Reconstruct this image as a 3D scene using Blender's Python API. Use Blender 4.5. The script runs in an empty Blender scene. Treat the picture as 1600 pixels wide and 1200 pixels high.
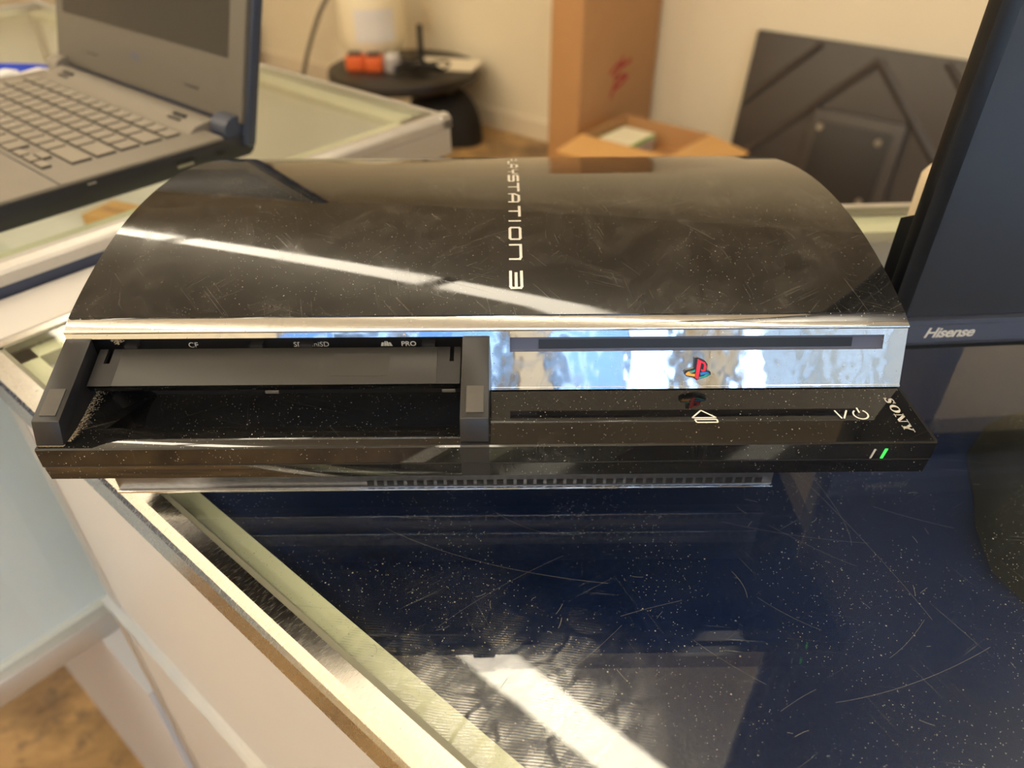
import bpy, bmesh, math, random
from mathutils import Vector, Matrix
random.seed(7)
scene = bpy.context.scene
COL = scene.collection

# ------------------------------------------------------------------ camera
ANG = 0.7128                       # the room is turned this much against the console
FPX = 1159.5
cam = bpy.data.cameras.new('camera')
cam.sensor_width = 36.0
cam.lens = 36.0 * FPX / 1600.0
cam.clip_start = 0.01
cam.dof.use_dof = True
cam.dof.focus_distance = 0.285
cam.dof.aperture_fstop = 8.4
camo = bpy.data.objects.new('camera', cam)
COL.objects.link(camo)
_p, _y, _r = 0.6442, 0.0091, 0.0025
_fw = Vector((math.sin(_y)*math.cos(_p), math.cos(_y)*math.cos(_p), -math.sin(_p)))
_rt = Vector((math.cos(_y), -math.sin(_y), 0))
_dn = _fw.cross(_rt)
_R = _rt*math.cos(_r) + _dn*math.sin(_r)
_D = _dn*math.cos(_r) - _rt*math.sin(_r)
M4 = Matrix(((_R.x, -_D.x, -_fw.x, 0.0069), (_R.y, -_D.y, -_fw.y, -0.2001), (_R.z, -_D.z, -_fw.z, 0.243), (0, 0, 0, 1)))
camo.matrix_world = M4
scene.camera = camo

# ------------------------------------------------------------------ world and exposure
world = bpy.data.worlds.new('sky')
scene.world = world
world.use_nodes = True
_bg = world.node_tree.nodes['Background']
_bg.inputs['Color'].default_value = (0.50, 0.70, 1.0, 1)
_bg.inputs['Strength'].default_value = 5.5
TUBE_STRENGTH = 12.5
vs = scene.view_settings
vs.view_transform = 'Standard'
vs.look = 'None'
vs.exposure = 0.18
vs.gamma = 1.0
vs.use_curve_mapping = False

# ------------------------------------------------------------------ helpers
def s2l(c):
    c = c/255.0
    return c/12.92 if c <= 0.04045 else ((c+0.055)/1.055)**2.4
def rgb(r, g, b): return (s2l(r), s2l(g), s2l(b), 1.0)

class NT:
    def __init__(s, name):
        s.mat = bpy.data.materials.new(name); s.mat.use_nodes = True
        s.t = s.mat.node_tree; s.t.nodes.clear()
        s.out = s.n('ShaderNodeOutputMaterial')
    def n(s, typ, **kw):
        nd = s.t.nodes.new(typ)
        for k, v in kw.items(): setattr(nd, k, v)
        return nd
    def l(s, a, b): s.t.links.new(a, b)
    def put(s, sock, v):
        if hasattr(v, 'is_linked') or isinstance(v, bpy.types.NodeSocket): s.l(v, sock)
        else: sock.default_value = v
    def math(s, op, a, b=0.0, c=None, clamp=False):
        nd = s.n('ShaderNodeMath', operation=op); nd.use_clamp = clamp
        s.put(nd.inputs[0], a); s.put(nd.inputs[1], b)
        if c is not None: s.put(nd.inputs[2], c)
        return nd.outputs[0]
    def coord(s, scale=(1,1,1), rot=(0,0,0), loc=(0,0,0)):
        tc = s.n('ShaderNodeTexCoord'); mp = s.n('ShaderNodeMapping')
        mp.inputs['Scale'].default_value = scale; mp.inputs['Rotation'].default_value = rot; mp.inputs['Location'].default_value = loc
        s.l(tc.outputs['Object'], mp.inputs['Vector']); return mp.outputs[0]
    def noise(s, scale, detail=3.0, rough=0.5, vec=None, dist=0.0):
        nd = s.n('ShaderNodeTexNoise'); nd.inputs['Scale'].default_value = scale
        nd.inputs['Detail'].default_value = detail; nd.inputs['Roughness'].default_value = rough
        nd.inputs['Distortion'].default_value = dist
        s.l(vec if vec is not None else s.coord(), nd.inputs['Vector']); return nd.outputs['Fac']
    def vor(s, scale, vec=None, feature='F1'):
        nd = s.n('ShaderNodeTexVoronoi', feature=feature); nd.inputs['Scale'].default_value = scale
        s.l(vec if vec is not None else s.coord(), nd.inputs['Vector']); return nd.outputs['Distance']
    def ramp(s, v, a, b, lo=0.0, hi=1.0):
        nd = s.n('ShaderNodeMapRange'); nd.clamp = True
        s.put(nd.inputs['Value'], v)
        nd.inputs['From Min'].default_value = a; nd.inputs['From Max'].default_value = b
        nd.inputs['To Min'].default_value = lo; nd.inputs['To Max'].default_value = hi
        return nd.outputs[0]
    def mixc(s, f, a, b):
        nd = s.n('ShaderNodeMix', data_type='RGBA')
        s.put(nd.inputs[0], f); s.put(nd.inputs[6], a); s.put(nd.inputs[7], b); return nd.outputs[2]
    def bsdf(s, color, rough=0.5, metal=0.0, spec=0.5, coat=0.0, bump=None, bstr=0.2, bdist=0.001):
        b = s.n('ShaderNodeBsdfPrincipled')
        s.put(b.inputs['Base Color'], color); s.put(b.inputs['Roughness'], rough); s.put(b.inputs['Metallic'], metal)
        b.inputs['Specular IOR Level'].default_value = spec; b.inputs['Coat Weight'].default_value = coat
        b.inputs['Coat Roughness'].default_value = 0.03
        if bump is not None:
            bp = s.n('ShaderNodeBump'); bp.inputs['Strength'].default_value = bstr; bp.inputs['Distance'].default_value = bdist
            s.l(bump, bp.inputs['Height']); s.l(bp.outputs[0], b.inputs['Normal'])
        s.l(b.outputs[0], s.out.inputs[0]); return b
    # dust specks: tiny pale grains scattered over a surface
    def dust(s, amount=0.10, scale=700.0):
        v1 = s.math('LESS_THAN', s.vor(scale), amount)
        v2 = s.math('LESS_THAN', s.vor(scale*0.3, s.coord(rot=(0.3,0.5,0.7))), amount*0.55)
        thin = s.ramp(s.noise(18.0, 4.0), 0.38, 0.52)
        return s.math('MULTIPLY', s.math('MAXIMUM', v1, v2), thin)
    # fine scratches: strongly stretched noise in a few directions
    def scratches(s, dirs, cut=0.70):
        acc = None
        for k, (ang, ln, dens) in enumerate(dirs):
            v = s.coord(rot=(0,0,ang)); mp = s.n('ShaderNodeMapping'); mp.inputs['Scale'].default_value = (ln, dens, 40); mp.inputs['Location'].default_value = (k*3.1, k*7.7, 0)
            s.l(v, mp.inputs['Vector'])
            nz = s.ramp(s.noise(1.0, 2.0, 0.5, mp.outputs[0], 0.15), cut, cut+0.05)
            gate = s.ramp(s.noise(22.0+6*k, 3.0, 0.5, s.coord(loc=(k*1.7, k*0.9, 0))), 0.50, 0.66)
            m = s.math('MULTIPLY', nz, gate)
            acc = m if acc is None else s.math('MAXIMUM', acc, m)
        return acc

MATS = {}
def plain(name, color, rough=0.5, metal=0.0, spec=0.5, coat=0.0, var=0.0, vscale=12.0, bscale=0.0, bstr=0.15):
    m = NT(name); c = color
    if var:
        k = m.noise(vscale, 4.0)
        d = tuple(x*(1-var) for x in color[:3])+(1,); u = tuple(min(1, x*(1+var)) for x in color[:3])+(1,)
        c = m.mixc(k, d, u)
    m.bsdf(c, rough, metal, spec, coat, m.noise(bscale, 3.0) if bscale else None, bstr)
    MATS[name] = m.mat; return m.mat

def mat_gloss_black(name, dust=0.085, scr=0.13, base=(0.0045, 0.0045, 0.005, 1), hazy=0.11):
    m = NT(name)
    sc = m.scratches([(0.35, 24, 1500), (-0.5, 18, 1300), (1.35, 22, 1400), (2.3, 26, 1700), (0.9, 16, 1200)], 0.64)
    sc = m.math('MULTIPLY', sc, scr)
    haze = m.math('MULTIPLY', m.ramp(m.noise(30.0, 6.0, 0.7, None, 1.2), 0.44, 0.72, 0.0, hazy), m.ramp(m.noise(160.0, 4.0, 0.7, m.coord(scale=(1, 0.35, 1), rot=(0, 0, 0.5)), 1.0), 0.35, 0.7, 0.35, 1.4))
    du = m.dust(dust)
    col = m.mixc(m.math('ADD', haze, sc, clamp=True), base, (0.30, 0.27, 0.23, 1))
    col = m.mixc(m.math('MULTIPLY', du, 0.8), col, (0.55, 0.52, 0.46, 1))
    rough = m.math('ADD', m.math('ADD', 0.035, m.math('MULTIPLY', haze, 0.9)), m.math('MULTIPLY', sc, 0.5), clamp=True)
    m.bsdf(col, rough, 0, 0.62)
    MATS[name] = m.mat; return m.mat
mat_gloss_black('gloss_black')
mat_gloss_black('gloss_black_ledge', dust=0.09, scr=0.06, hazy=0.02)
plain('satin_black', rgb(30, 29, 30), 0.38, var=0.15, vscale=60)
plain('flap_grey', rgb(44, 42, 39), 0.42, var=0.12, vscale=40)
plain('void_black', (0.004, 0.004, 0.005, 1), 0.35)
plain('rubber_grey', rgb(80, 76, 70), 0.8, var=0.1, vscale=200)
plain('slot_blue_grey', rgb(70, 74, 92), 0.35)
plain('print_grey', rgb(190, 188, 182), 0.5)
plain('scratch_grey', rgb(120, 118, 112), 0.6)
plain('print_silver', rgb(215, 210, 200), 0.35, 0.3)
plain('print_white', rgb(225, 220, 210), 0.5)
plain('lint', rgb(150, 135, 112), 0.95, var=0.3, vscale=900)
plain('emblem_red', rgb(215, 40, 62), 0.35); plain('emblem_yellow', rgb(240, 170, 60), 0.35)
plain('emblem_teal', rgb(30, 160, 150), 0.35); plain('emblem_blue', rgb(45, 120, 205), 0.35)
def mat_chrome():
    m = NT('chrome')
    du = m.dust(0.11, 520.0)
    grime = m.ramp(m.noise(70.0, 6.0, 0.7, None, 0.8), 0.5, 0.75, 0.0, 1.0)
    c = m.mixc(m.math('MULTIPLY', grime, 0.30), (0.78, 0.79, 0.80, 1), (0.50, 0.47, 0.43, 1))
    c = m.mixc(du, c, (0.6, 0.58, 0.54, 1))
    metal = m.math('SUBTRACT', 1.0, m.math('ADD', m.math('MULTIPLY', du, 0.9), m.math('MULTIPLY', grime, 0.10), clamp=True))
    rough = m.math('ADD', 0.05, m.math('MULTIPLY', grime, 0.09))
    m.bsdf(c, rough, metal, 0.5, 0, m.noise(34.0, 3.0), 0.22, 0.002)
    MATS['chrome'] = m.mat
mat_chrome()
def mat_alu(name, col, rough, stretch, metal=1.0):
    m = NT(name)
    mp = m.coord(scale=stretch)
    nz = m.noise(1.0, 3.0, 0.6, mp)
    c = m.mixc(nz, tuple(x*0.82 for x in col[:3])+(1,), tuple(min(1, x*1.12) for x in col[:3])+(1,))
    m.bsdf(c, m.ramp(nz, 0.3, 0.7, rough*0.75, rough*1.3), metal, 0.5, 0, nz, 0.03, 0.0003)
    MATS[name] = m.mat
mat_alu('alu_rail', rgb(200, 197, 190), 0.24, (1400, 260, 900))
mat_alu('alu_satin', rgb(206, 203, 198), 0.42, (60, 900, 900), 0.85)
mat_alu('alu_blue_reflect', rgb(70, 78, 100), 0.35, (60, 60, 2500), 0.6)  # dark blue reflection on bare aluminium, put into its colour
mat_alu('bezel_metal', rgb(110, 116, 134), 0.33, (8, 900, 2600), 0.75)
def mat_glass(name, tint, smudge=False, dusty=0.12, scr=0.0):
    m = NT(name)
    g = m.n('ShaderNodeNewGeometry')
    vm = m.n('ShaderNodeVectorMath', operation='DOT_PRODUCT'); m.l(g.outputs['Normal'], vm.inputs[0]); m.l(g.outputs['Incoming'], vm.inputs[1])
    cs = m.math('ABSOLUTE', vm.outputs['Value'])
    F = m.math('MULTIPLY_ADD', m.math('POWER', m.math('SUBTRACT', 1.0, cs, clamp=True), 5.0), 0.957, 0.043)
    tr = m.n('ShaderNodeBsdfTransparent'); tr.inputs[0].default_value = tint
    gl = m.n('ShaderNodeBsdfGlossy'); gl.inputs['Roughness'].default_value = 0.012; gl.inputs[0].default_value = (1, 1, 1, 1)
    mx = m.n('ShaderNodeMixShader'); m.l(F, mx.inputs[0]); m.l(tr.outputs[0], mx.inputs[1]); m.l(gl.outputs[0], mx.inputs[2])
    last = mx.outputs[0]
    if smudge:   # greasy fingerprints: a hazier, rougher film in one place on the glass
        mp = m.coord(loc=(-0.035, 0.055, 0))
        ln = m.n('ShaderNodeVectorMath', operation='LENGTH'); m.l(mp, ln.inputs[0])
        zone = m.ramp(ln.outputs['Value'], 0.035, 0.072, 1.0, 0.0)
        warp = m.n('ShaderNodeVectorMath', operation='ADD'); nv = m.n('ShaderNodeTexNoise'); nv.inputs['Scale'].default_value = 70.0; m.l(m.coord(), nv.inputs['Vector'])
        sc_ = m.n('ShaderNodeVectorMath', operation='SCALE'); sc_.inputs['Scale'].default_value = 0.010; m.l(nv.outputs['Color'], sc_.inputs[0])
        m.l(m.coord(scale=(1.0, 0.62, 1), rot=(0, 0, 0.55)), warp.inputs[0]); m.l(sc_.outputs[0], warp.inputs[1])
        blob = m.ramp(m.vor(62.0, warp.outputs[0], 'DISTANCE_TO_EDGE'), 0.03, 0.07)
        some = m.ramp(m.noise(38.0, 3.0, 0.5, m.coord(loc=(0.3, 0.1, 0))), 0.40, 0.54)
        w = m.n('ShaderNodeTexWave'); w.inputs['Scale'].default_value = 300.0; w.inputs['Distortion'].default_value = 6.0; w.inputs['Detail'].default_value = 1.0; w.inputs['Detail Scale'].default_value = 0.25
        m.l(m.coord(rot=(0, 0, 1.0)), w.inputs['Vector'])
        ridge = m.ramp(w.outputs['Fac'], 0.3, 0.7, 0.2, 1.0)
        wipe = m.ramp(m.noise(1.0, 3.0, 0.6, m.coord(scale=(260, 45, 40), rot=(0, 0, -0.5))), 0.42, 0.62, 0.25, 1.0)
        k = m.math('MULTIPLY', m.math('MULTIPLY', m.math('MULTIPLY', zone, blob), m.math('MULTIPLY', some, wipe)), ridge)
        film = m.n('ShaderNodeBsdfGlossy'); film.inputs['Roughness'].default_value = 0.30
        mx2 = m.n('ShaderNodeMixShader'); m.l(m.math('MULTIPLY', k, 0.36), mx2.inputs[0]); m.l(last, mx2.inputs[1]); m.l(film.outputs[0], mx2.inputs[2]); last = mx2.outputs[0]
    k = m.dust(dusty, 520.0)
    if scr: k = m.math('MAXIMUM', k, m.math('MULTIPLY', m.scratches([(0.4, 14, 1000), (-0.6, 16, 1100), (1.9, 12, 900)], 0.68), scr))
    k = m.math('ADD', m.math('MULTIPLY', k, 0.55), m.ramp(m.noise(9.0, 5.0, 0.6), 0.4, 0.8, 0.0, 0.012))
    df = m.n('ShaderNodeBsdfDiffuse'); df.inputs[0].default_value = (0.55, 0.55, 0.52, 1)
    mx3 = m.n('ShaderNodeMixShader'); m.l(k, mx3.inputs[0]); m.l(last, mx3.inputs[1]); m.l(df.outputs[0], mx3.inputs[2])
    m.l(mx3.outputs[0], m.out.inputs[0]); MATS[name] = m.mat
mat_glass('glass_top', (0.965, 0.985, 0.965, 1), True, 0.095, 0.35)
mat_glass('glass_case', (0.965, 0.985, 0.965, 1), False, 0.06)
mat_glass('glass_window', (0.95, 0.98, 1.0, 1), False, 0.0)
plain('ledge_green', rgb(206, 204, 176), 0.5, var=0.05, vscale=8)
plain('gasket', rgb(120, 118, 100), 0.6)
plain('laminate_beige', rgb(194, 190, 186), 0.42, var=0.03, vscale=5)
plain('base_white', rgb(190, 190, 194), 0.45, var=0.03, vscale=6)
plain('backing_blue', rgb(220, 225, 234), 0.4, var=0.03, vscale=6)
plain('laminate_white', rgb(232, 228, 222), 0.4, var=0.03, vscale=6)
plain('navy_cloth', rgb(15, 32, 72), 0.75, spec=0.2, var=0.35, vscale=14, bscale=500, bstr=0.3)
plain('dark_cloth', rgb(26, 27, 28), 0.9, var=0.3, vscale=30)
plain('tv_plastic', rgb(20, 21, 24), 0.35, bscale=900, bstr=0.05)
plain('tv_screen', (0.022, 0.024, 0.030, 1), 0.30, spec=0.6)
plain('lap_bezel', rgb(94, 88, 79), 0.5)
plain('lap_grey', rgb(120, 112, 100), 0.5, var=0.05, vscale=40)
plain('lap_key', rgb(136, 127, 113), 0.5)
plain('key_side_shade', rgb(62, 57, 51), 0.6)  # shadow edges around the keys, painted as darker key sides
plain('lap_dark', rgb(34, 34, 37), 0.4)
plain('lap_shell', rgb(52, 58, 74), 0.35)
plain('lap_screen', rgb(44, 43, 42), 0.28)
plain('logo_blue', rgb(78, 92, 130), 0.4, 0.4)
plain('port_metal', rgb(170, 165, 155), 0.3, 0.8)
plain('wall_paint', rgb(233, 221, 194), 0.85, var=0.02, vscale=2, bscale=90, bstr=0.05)
plain('trim_paint', rgb(226, 212, 186), 0.6)
plain('ceiling_paint', rgb(240, 236, 226), 0.9, var=0.04, vscale=6)
plain('cardboard', rgb(184, 138, 90), 0.85, var=0.06, vscale=14)
plain('cardboard_light', rgb(212, 164, 100), 0.85, var=0.06, vscale=14)
plain('marker_red', rgb(170, 60, 55), 0.8)
plain('tank_white', rgb(238, 226, 196), 0.45, var=0.04, vscale=9)
plain('tank_label', rgb(225, 222, 220), 0.5)
plain('brass', rgb(190, 160, 90), 0.35, 0.9)
plain('table_black', rgb(32, 28, 25), 0.4, var=0.1)
plain('bag_black', rgb(18, 16, 15), 0.8, var=0.3, vscale=20)
plain('orange_plastic', rgb(226, 104, 48), 0.5, var=0.05)
plain('paper', rgb(240, 230, 208), 0.8)
plain('game_cover', rgb(240, 235, 205), 0.4, var=0.04)
plain('game_green', rgb(120, 170, 60), 0.35)
plain('game_grey', rgb(176, 168, 165), 0.4)
plain('cable_black', rgb(22, 22, 22), 0.5); plain('cable_grey', rgb(118, 112, 104), 0.6)
plain('lanyard_blue', rgb(24, 60, 190), 0.6); plain('outlet_plastic', rgb(232, 216, 184), 0.5)
plain('monitor_back', rgb(70, 64, 60), 0.42, var=0.06, vscale=5); plain('monitor_panel', rgb(44, 40, 37), 0.5)
plain('cream_plastic', rgb(214, 196, 166), 0.5)
plain('asphalt', rgb(120, 122, 128), 0.9, var=0.15)
plain('facade_blue', rgb(104, 130, 158), 0.8, var=0.2, vscale=0.6)
plain('facade_tan', rgb(150, 132, 112), 0.8, var=0.25, vscale=0.8)
plain('vent_metal', rgb(118, 118, 122), 0.32, 0.9, var=0.3, vscale=300)
plain('frame_bronze', rgb(120, 118, 116), 0.5)
def mat_floor():
    m = NT('floor_vinyl')
    a = m.noise(5.0, 8.0, 0.65, None, 0.5); b = m.noise(26.0, 6.0, 0.7)
    c = m.mixc(m.ramp(a, 0.38, 0.62), rgb(112, 86, 58), rgb(196, 158, 104))
    c = m.mixc(m.ramp(b, 0.52, 0.68, 0, 0.7), c, rgb(96, 80, 66))
    m.bsdf(c, 0.4); MATS['floor_vinyl'] = m.mat
mat_floor()
def mat_emit(name, col, st):
    m = NT(name); e = m.n('ShaderNodeEmission'); e.inputs[0].default_value = col; e.inputs[1].default_value = st
    m.l(e.outputs[0], m.out.inputs[0]); MATS[name] = m.mat
mat_emit('tube_light', (1.0, 0.88, 0.68, 1), TUBE_STRENGTH)
mat_emit('led_green', (0.08, 1.0, 0.12, 1), 1.2)

class MB:
    def __init__(s): s.v = []; s.f = []
    def add(s, vs, fs):
        o = len(s.v); s.v += [tuple(v) for v in vs]; s.f += [tuple(i+o for i in f) for f in fs]; return s
    def box(s, x0, x1, y0, y1, z0, z1):
        return s.add([(x0,y0,z0),(x1,y0,z0),(x1,y1,z0),(x0,y1,z0),(x0,y0,z1),(x1,y0,z1),(x1,y1,z1),(x0,y1,z1)],
                     [(0,3,2,1),(4,5,6,7),(0,1,5,4),(1,2,6,5),(2,3,7,6),(3,0,4,7)])
    def prism_x(s, prof, x0, x1):       # prof: list of (y,z)
        n = len(prof)
        vs = [(x0,y,z) for y,z in prof]+[(x1,y,z) for y,z in prof]
        fs = [tuple(range(n)), tuple(range(2*n-1, n-1, -1))]+[(i, i+n, (i+1) % n+n, (i+1) % n) for i in range(n)]
        return s.add(vs, fs)
    def prism_z(s, poly, z0, z1):
        n = len(poly)
        vs = [(x,y,z0) for x,y in poly]+[(x,y,z1) for x,y in poly]
        fs = [tuple(range(n-1,-1,-1)), tuple(range(n, 2*n))]+[(i, (i+1) % n, (i+1) % n+n, i+n) for i in range(n)]
        return s.add(vs, fs)
    def prism_y(s, poly, y0, y1):       # poly: (x,z)
        n = len(poly)
        vs = [(x,y0,z) for x,z in poly]+[(x,y1,z) for x,z in poly]
        fs = [tuple(range(n)), tuple(range(2*n-1, n-1, -1))]+[(i, i+n, (i+1) % n+n, (i+1) % n) for i in range(n)]
        return s.add(vs, fs)
    def cyl(s, c, r, z0, z1, n=32, r1=None):
        r1 = r if r1 is None else r1
        a = [(c[0]+r*math.cos(2*math.pi*i/n), c[1]+r*math.sin(2*math.pi*i/n), z0) for i in range(n)]
        b = [(c[0]+r1*math.cos(2*math.pi*i/n), c[1]+r1*math.sin(2*math.pi*i/n), z1) for i in range(n)]
        return s.add(a+b, [tuple(range(n-1,-1,-1)), tuple(range(n,2*n))]+[(i,(i+1)%n,(i+1)%n+n,i+n) for i in range(n)])
    def lathe(s, prof, n=40, c=(0,0,0)):
        vs = []; fs = []
        for r, z in prof:
            vs += [(c[0]+r*math.cos(2*math.pi*i/n), c[1]+r*math.sin(2*math.pi*i/n), c[2]+z) for i in range(n)]
        for k in range(len(prof)-1):
            fs += [(k*n+i, k*n+(i+1) % n, (k+1)*n+(i+1) % n, (k+1)*n+i) for i in range(n)]
        return s.add(vs, fs)
    def tube(s, pts, r, n=10):
        pts = [Vector(p) for p in pts]; vs = []; fs = []; up = Vector((0.13, 0.21, 0.97))
        for k, p in enumerate(pts):
            t = (pts[min(k+1, len(pts)-1)]-pts[max(k-1, 0)]).normalized()
            a = t.cross(up).normalized(); b = t.cross(a)
            vs += [p+(a*math.cos(2*math.pi*i/n)+b*math.sin(2*math.pi*i/n))*r for i in range(n)]
        for k in range(len(pts)-1):
            fs += [(k*n+i, k*n+(i+1) % n, (k+1)*n+(i+1) % n, (k+1)*n+i) for i in range(n)]
        fs += [tuple(range(n-1,-1,-1)), tuple(range((len(pts)-1)*n, len(pts)*n))]
        return s.add(vs, fs)
    def ribbon(s, pts, w, z):            # flat stroke on a horizontal surface
        for a, b in zip(pts[:-1], pts[1:]):
            a = Vector(a); b = Vector(b); d = (b-a).normalized(); nn = Vector((-d.y, d.x))*w/2
            s.add([(*(a+nn), z), (*(a-nn), z), (*(b-nn), z), (*(b+nn), z)], [(0,1,2,3)])
        return s
    def mesh(s, name):
        me = bpy.data.meshes.new(name); me.from_pydata(s.v, [], s.f)
        bm = bmesh.new(); bm.from_mesh(me); bmesh.ops.recalc_face_normals(bm, faces=bm.faces); bm.to_mesh(me); bm.free()
        return me
    def build(s, name, mat, parent=None, bevel=0.0, seg=2, smooth=None, normals=True):
        me = s.mesh(name)
        if bevel:
            bm = bmesh.new(); bm.from_mesh(me)
            bmesh.ops.remove_doubles(bm, verts=bm.verts, dist=1e-6)
            es = [e for e in bm.edges if len(e.link_faces) == 2 and e.calc_face_angle(0) > 0.5]
            bmesh.ops.bevel(bm, geom=es, offset=bevel, segments=seg, affect='EDGES', clamp_overlap=True, profile=0.5)
            bm.to_mesh(me); bm.free()
        if smooth is None: smooth = bool(bevel)
        me.materials.append(MATS[mat])
        o = bpy.data.objects.new(name, me); COL.objects.link(o)
        if parent is not None: o.parent = parent
        if smooth:
            for p in me.polygons: p.use_smooth = True
            bm = bmesh.new(); bm.from_mesh(me)
            for e in bm.edges:
                if len(e.link_faces) == 2 and e.calc_face_angle(0) > 0.62: e.smooth = False
            bm.to_mesh(me); bm.free()
        return o

def tag(o, label=None, cat=None, group=None, kind=None):
    if label: o['label'] = label
    if cat: o['category'] = cat
    if group: o['group'] = group
    if kind: o['kind'] = kind
    return o
def room(u, w): return (u*math.cos(ANG)+w*math.sin(ANG), -u*math.sin(ANG)+w*math.cos(ANG))
def thing(name, label, cat, loc=(0,0,0), rz=0.0, group=None):
    o = bpy.data.objects.new(name, None); COL.objects.link(o)
    o.empty_display_size = 0.05; o.location = loc; o.rotation_euler = (0, 0, rz)
    return tag(o, label, cat, group)
def rthing(name, label, cat, u, w, z, turn=0.0, group=None):
    x, y = room(u, w); return thing(name, label, cat, (x, y, z), -ANG+turn, group)
def struct(name, mb, mat, rot=True, **kw):
    o = mb.build(name, mat, None, **kw); o['kind'] = 'structure'
    if rot: o.rotation_euler = (0, 0, -ANG)
    return o
def text_mb(txt, size, weight=0.0, shear=0.0, space=1.0):
    cu = bpy.data.curves.new('txt', 'FONT'); cu.body = txt; cu.size = size; cu.offset = weight; cu.shear = shear; cu.space_character = space
    cu.align_x = 'LEFT'; cu.resolution_u = 3
    ob = bpy.data.objects.new('txt', cu); COL.objects.link(ob)
    dg = bpy.context.evaluated_depsgraph_get(); dg.update()
    me = bpy.data.meshes.new_from_object(ob.evaluated_get(dg))
    mb = MB(); mb.v = [tuple(v.co) for v in me.vertices]; mb.f = [tuple(p.vertices) for p in me.polygons]
    bpy.data.objects.remove(ob); bpy.data.curves.remove(cu); bpy.data.meshes.remove(me)
    return mb
def mapped(mb, fn):
    o = MB(); o.v = [tuple(fn(*v)) for v in mb.v]; o.f = list(mb.f); return o

# ================================================================== the room
FZ, CZ = -0.95, 1.78
U0, U1, W0, W1 = -6.2, 4.6, -3.0, 2.635
struct('floor', MB().box(U0-0.1, U1+0.1, W0-0.1, W1+0.1, FZ-0.1, FZ), 'floor_vinyl')
struct('ceiling', MB().box(U0-0.1, U1+0.1, W0-0.1, W1+0.1, CZ, CZ+0.1), 'ceiling_paint')
wb = struct('wall_back', MB().box(U0-0.1, U1+0.1, W1, W1+0.12, FZ, CZ), 'wall_paint')
u = -5.0
for k in range(7):                                  # narrow cover strips over the wall panel seams
    MB().box(u+k*1.22-0.006, u+k*1.22+0.006, W1-0.003, W1, FZ+0.09, CZ).build('seam_strip', 'wall_paint', wb)
struct('wall_left', MB().box(U0-0.12, U0, W0, W1, FZ, CZ), 'wall_paint')
rwins = [(-2.85, -1.35), (-1.1, 0.4), (0.65, 2.15)]
wr = MB().box(U1, U1+0.12, W0, W1, FZ, -0.35).box(U1, U1+0.12, W0, W1, 1.45, CZ)
xs = [W0]+[v for a in rwins for v in a]+[W1]
for a, b in zip(xs[::2], xs[1::2]): wr.box(U1, U1+0.12, a, b, -0.35, 1.45)
struct('wall_right', wr, 'wall_paint')
bb = MB().prism_x([(W1-0.014, FZ), (W1, FZ), (W1, FZ+0.095), (W1-0.006, FZ+0.095), (W1-0.014, FZ+0.082)], U0, U1)
struct('baseboard_back', bb, 'trim_paint')
# shop front behind the camera: piers, sill and header around four window openings
wins = [(1.2, 2.7), (2.95, 4.45)]
SZ, HZ = -0.35, 1.45
wf = MB().box(U0, U1, W0-0.12, W0, FZ, SZ).box(U0, U1, W0-0.12, W0, HZ, CZ)
xs = [U0]+[v for a in wins for v in a]+[U1]
for a, b in zip(xs[::2], xs[1::2]): wf.box(a, b, W0-0.12, W0, SZ, HZ)
struct('wall_front', wf, 'wall_paint')
for k, (a, b) in enumerate(wins):
    fr = MB().box(a, b, W0-0.10, W0-0.03, SZ, SZ+0.05).box(a, b, W0-0.10, W0-0.03, HZ-0.05, HZ).box(a, a+0.05, W0-0.10, W0-0.03, SZ+0.05, HZ-0.05).box(b-0.05, b, W0-0.10, W0-0.03, SZ+0.05, HZ-0.05)
    fo = struct('window_%d' % (k+1), fr, 'frame_bronze')
    mid = (a+b)/2
    MB().box(mid-0.025, mid+0.025, W0-0.09, W0-0.04, SZ+0.05, HZ-0.05).build('mullion', 'frame_bronze', fo)
    for p, q in ((a+0.05, mid-0.025), (mid+0.025, b-0.05)):
        MB().box(p, q, W0-0.07, W0-0.064, SZ+0.05, HZ-0.05).build('pane', 'glass_window', fo)
for k, (a, b) in enumerate(rwins):
    x0, x1 = U1+0.03, U1+0.10
    fr = MB().box(x0, x1, a, b, SZ, SZ+0.05).box(x0, x1, a, b, HZ-0.05, HZ).box(x0, x1, a, a+0.05, SZ+0.05, HZ-0.05).box(x0, x1, b-0.05, b, SZ+0.05, HZ-0.05)
    fo = struct('window_%d' % (k+3), fr, 'frame_bronze')
    MB().box(U1+0.064, U1+0.07, a+0.05, b-0.05, SZ+0.05, HZ-0.05).build('pane', 'glass_window', fo)
struct('ground_outside', MB().prism_z([(-30, -50), (60, -50), (60, 40), (U1+0.13, 40), (U1+0.13, W0-0.13), (-30, W0-0.13)], FZ-0.3, FZ-0.15), 'asphalt')

# pale building across the street, seen through the corner windows and in the chrome
for (bx0, bx1, mt_, lb_) in ((-18.0, 2.6, 'facade_blue', 'long blue-grey building across the street, mirrored in the chrome'), (6.8, 20.0, 'facade_tan', 'tan building across the street, right of the alley')):
    bo = thing('shop_building', lb_, 'building', ((bx0+bx1)/2, -16.3, FZ-0.15), math.pi, 'buildings across the street'); hw = (bx1-bx0)/2
    MB().box(-hw, hw, 0, 3, 0, 5.0).build('wall', mt_, bo)
    MB().box(-hw-0.2, hw+0.2, -0.25, 3.2, 5.0, 5.4).build('cornice', 'laminate_white', bo)
    for k in range(int(hw*2/3.5)):
        x = -hw+2.0+k*3.5
        wn = MB().box(x-1.1, x+1.1, -0.05, 0.0, 0.9, 3.0).build('window', 'laminate_white', bo)
        MB().box(x-1.0, x+1.0, -0.07, -0.05, 1.0, 2.9).build('pane', 'tv_screen', wn)
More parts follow.
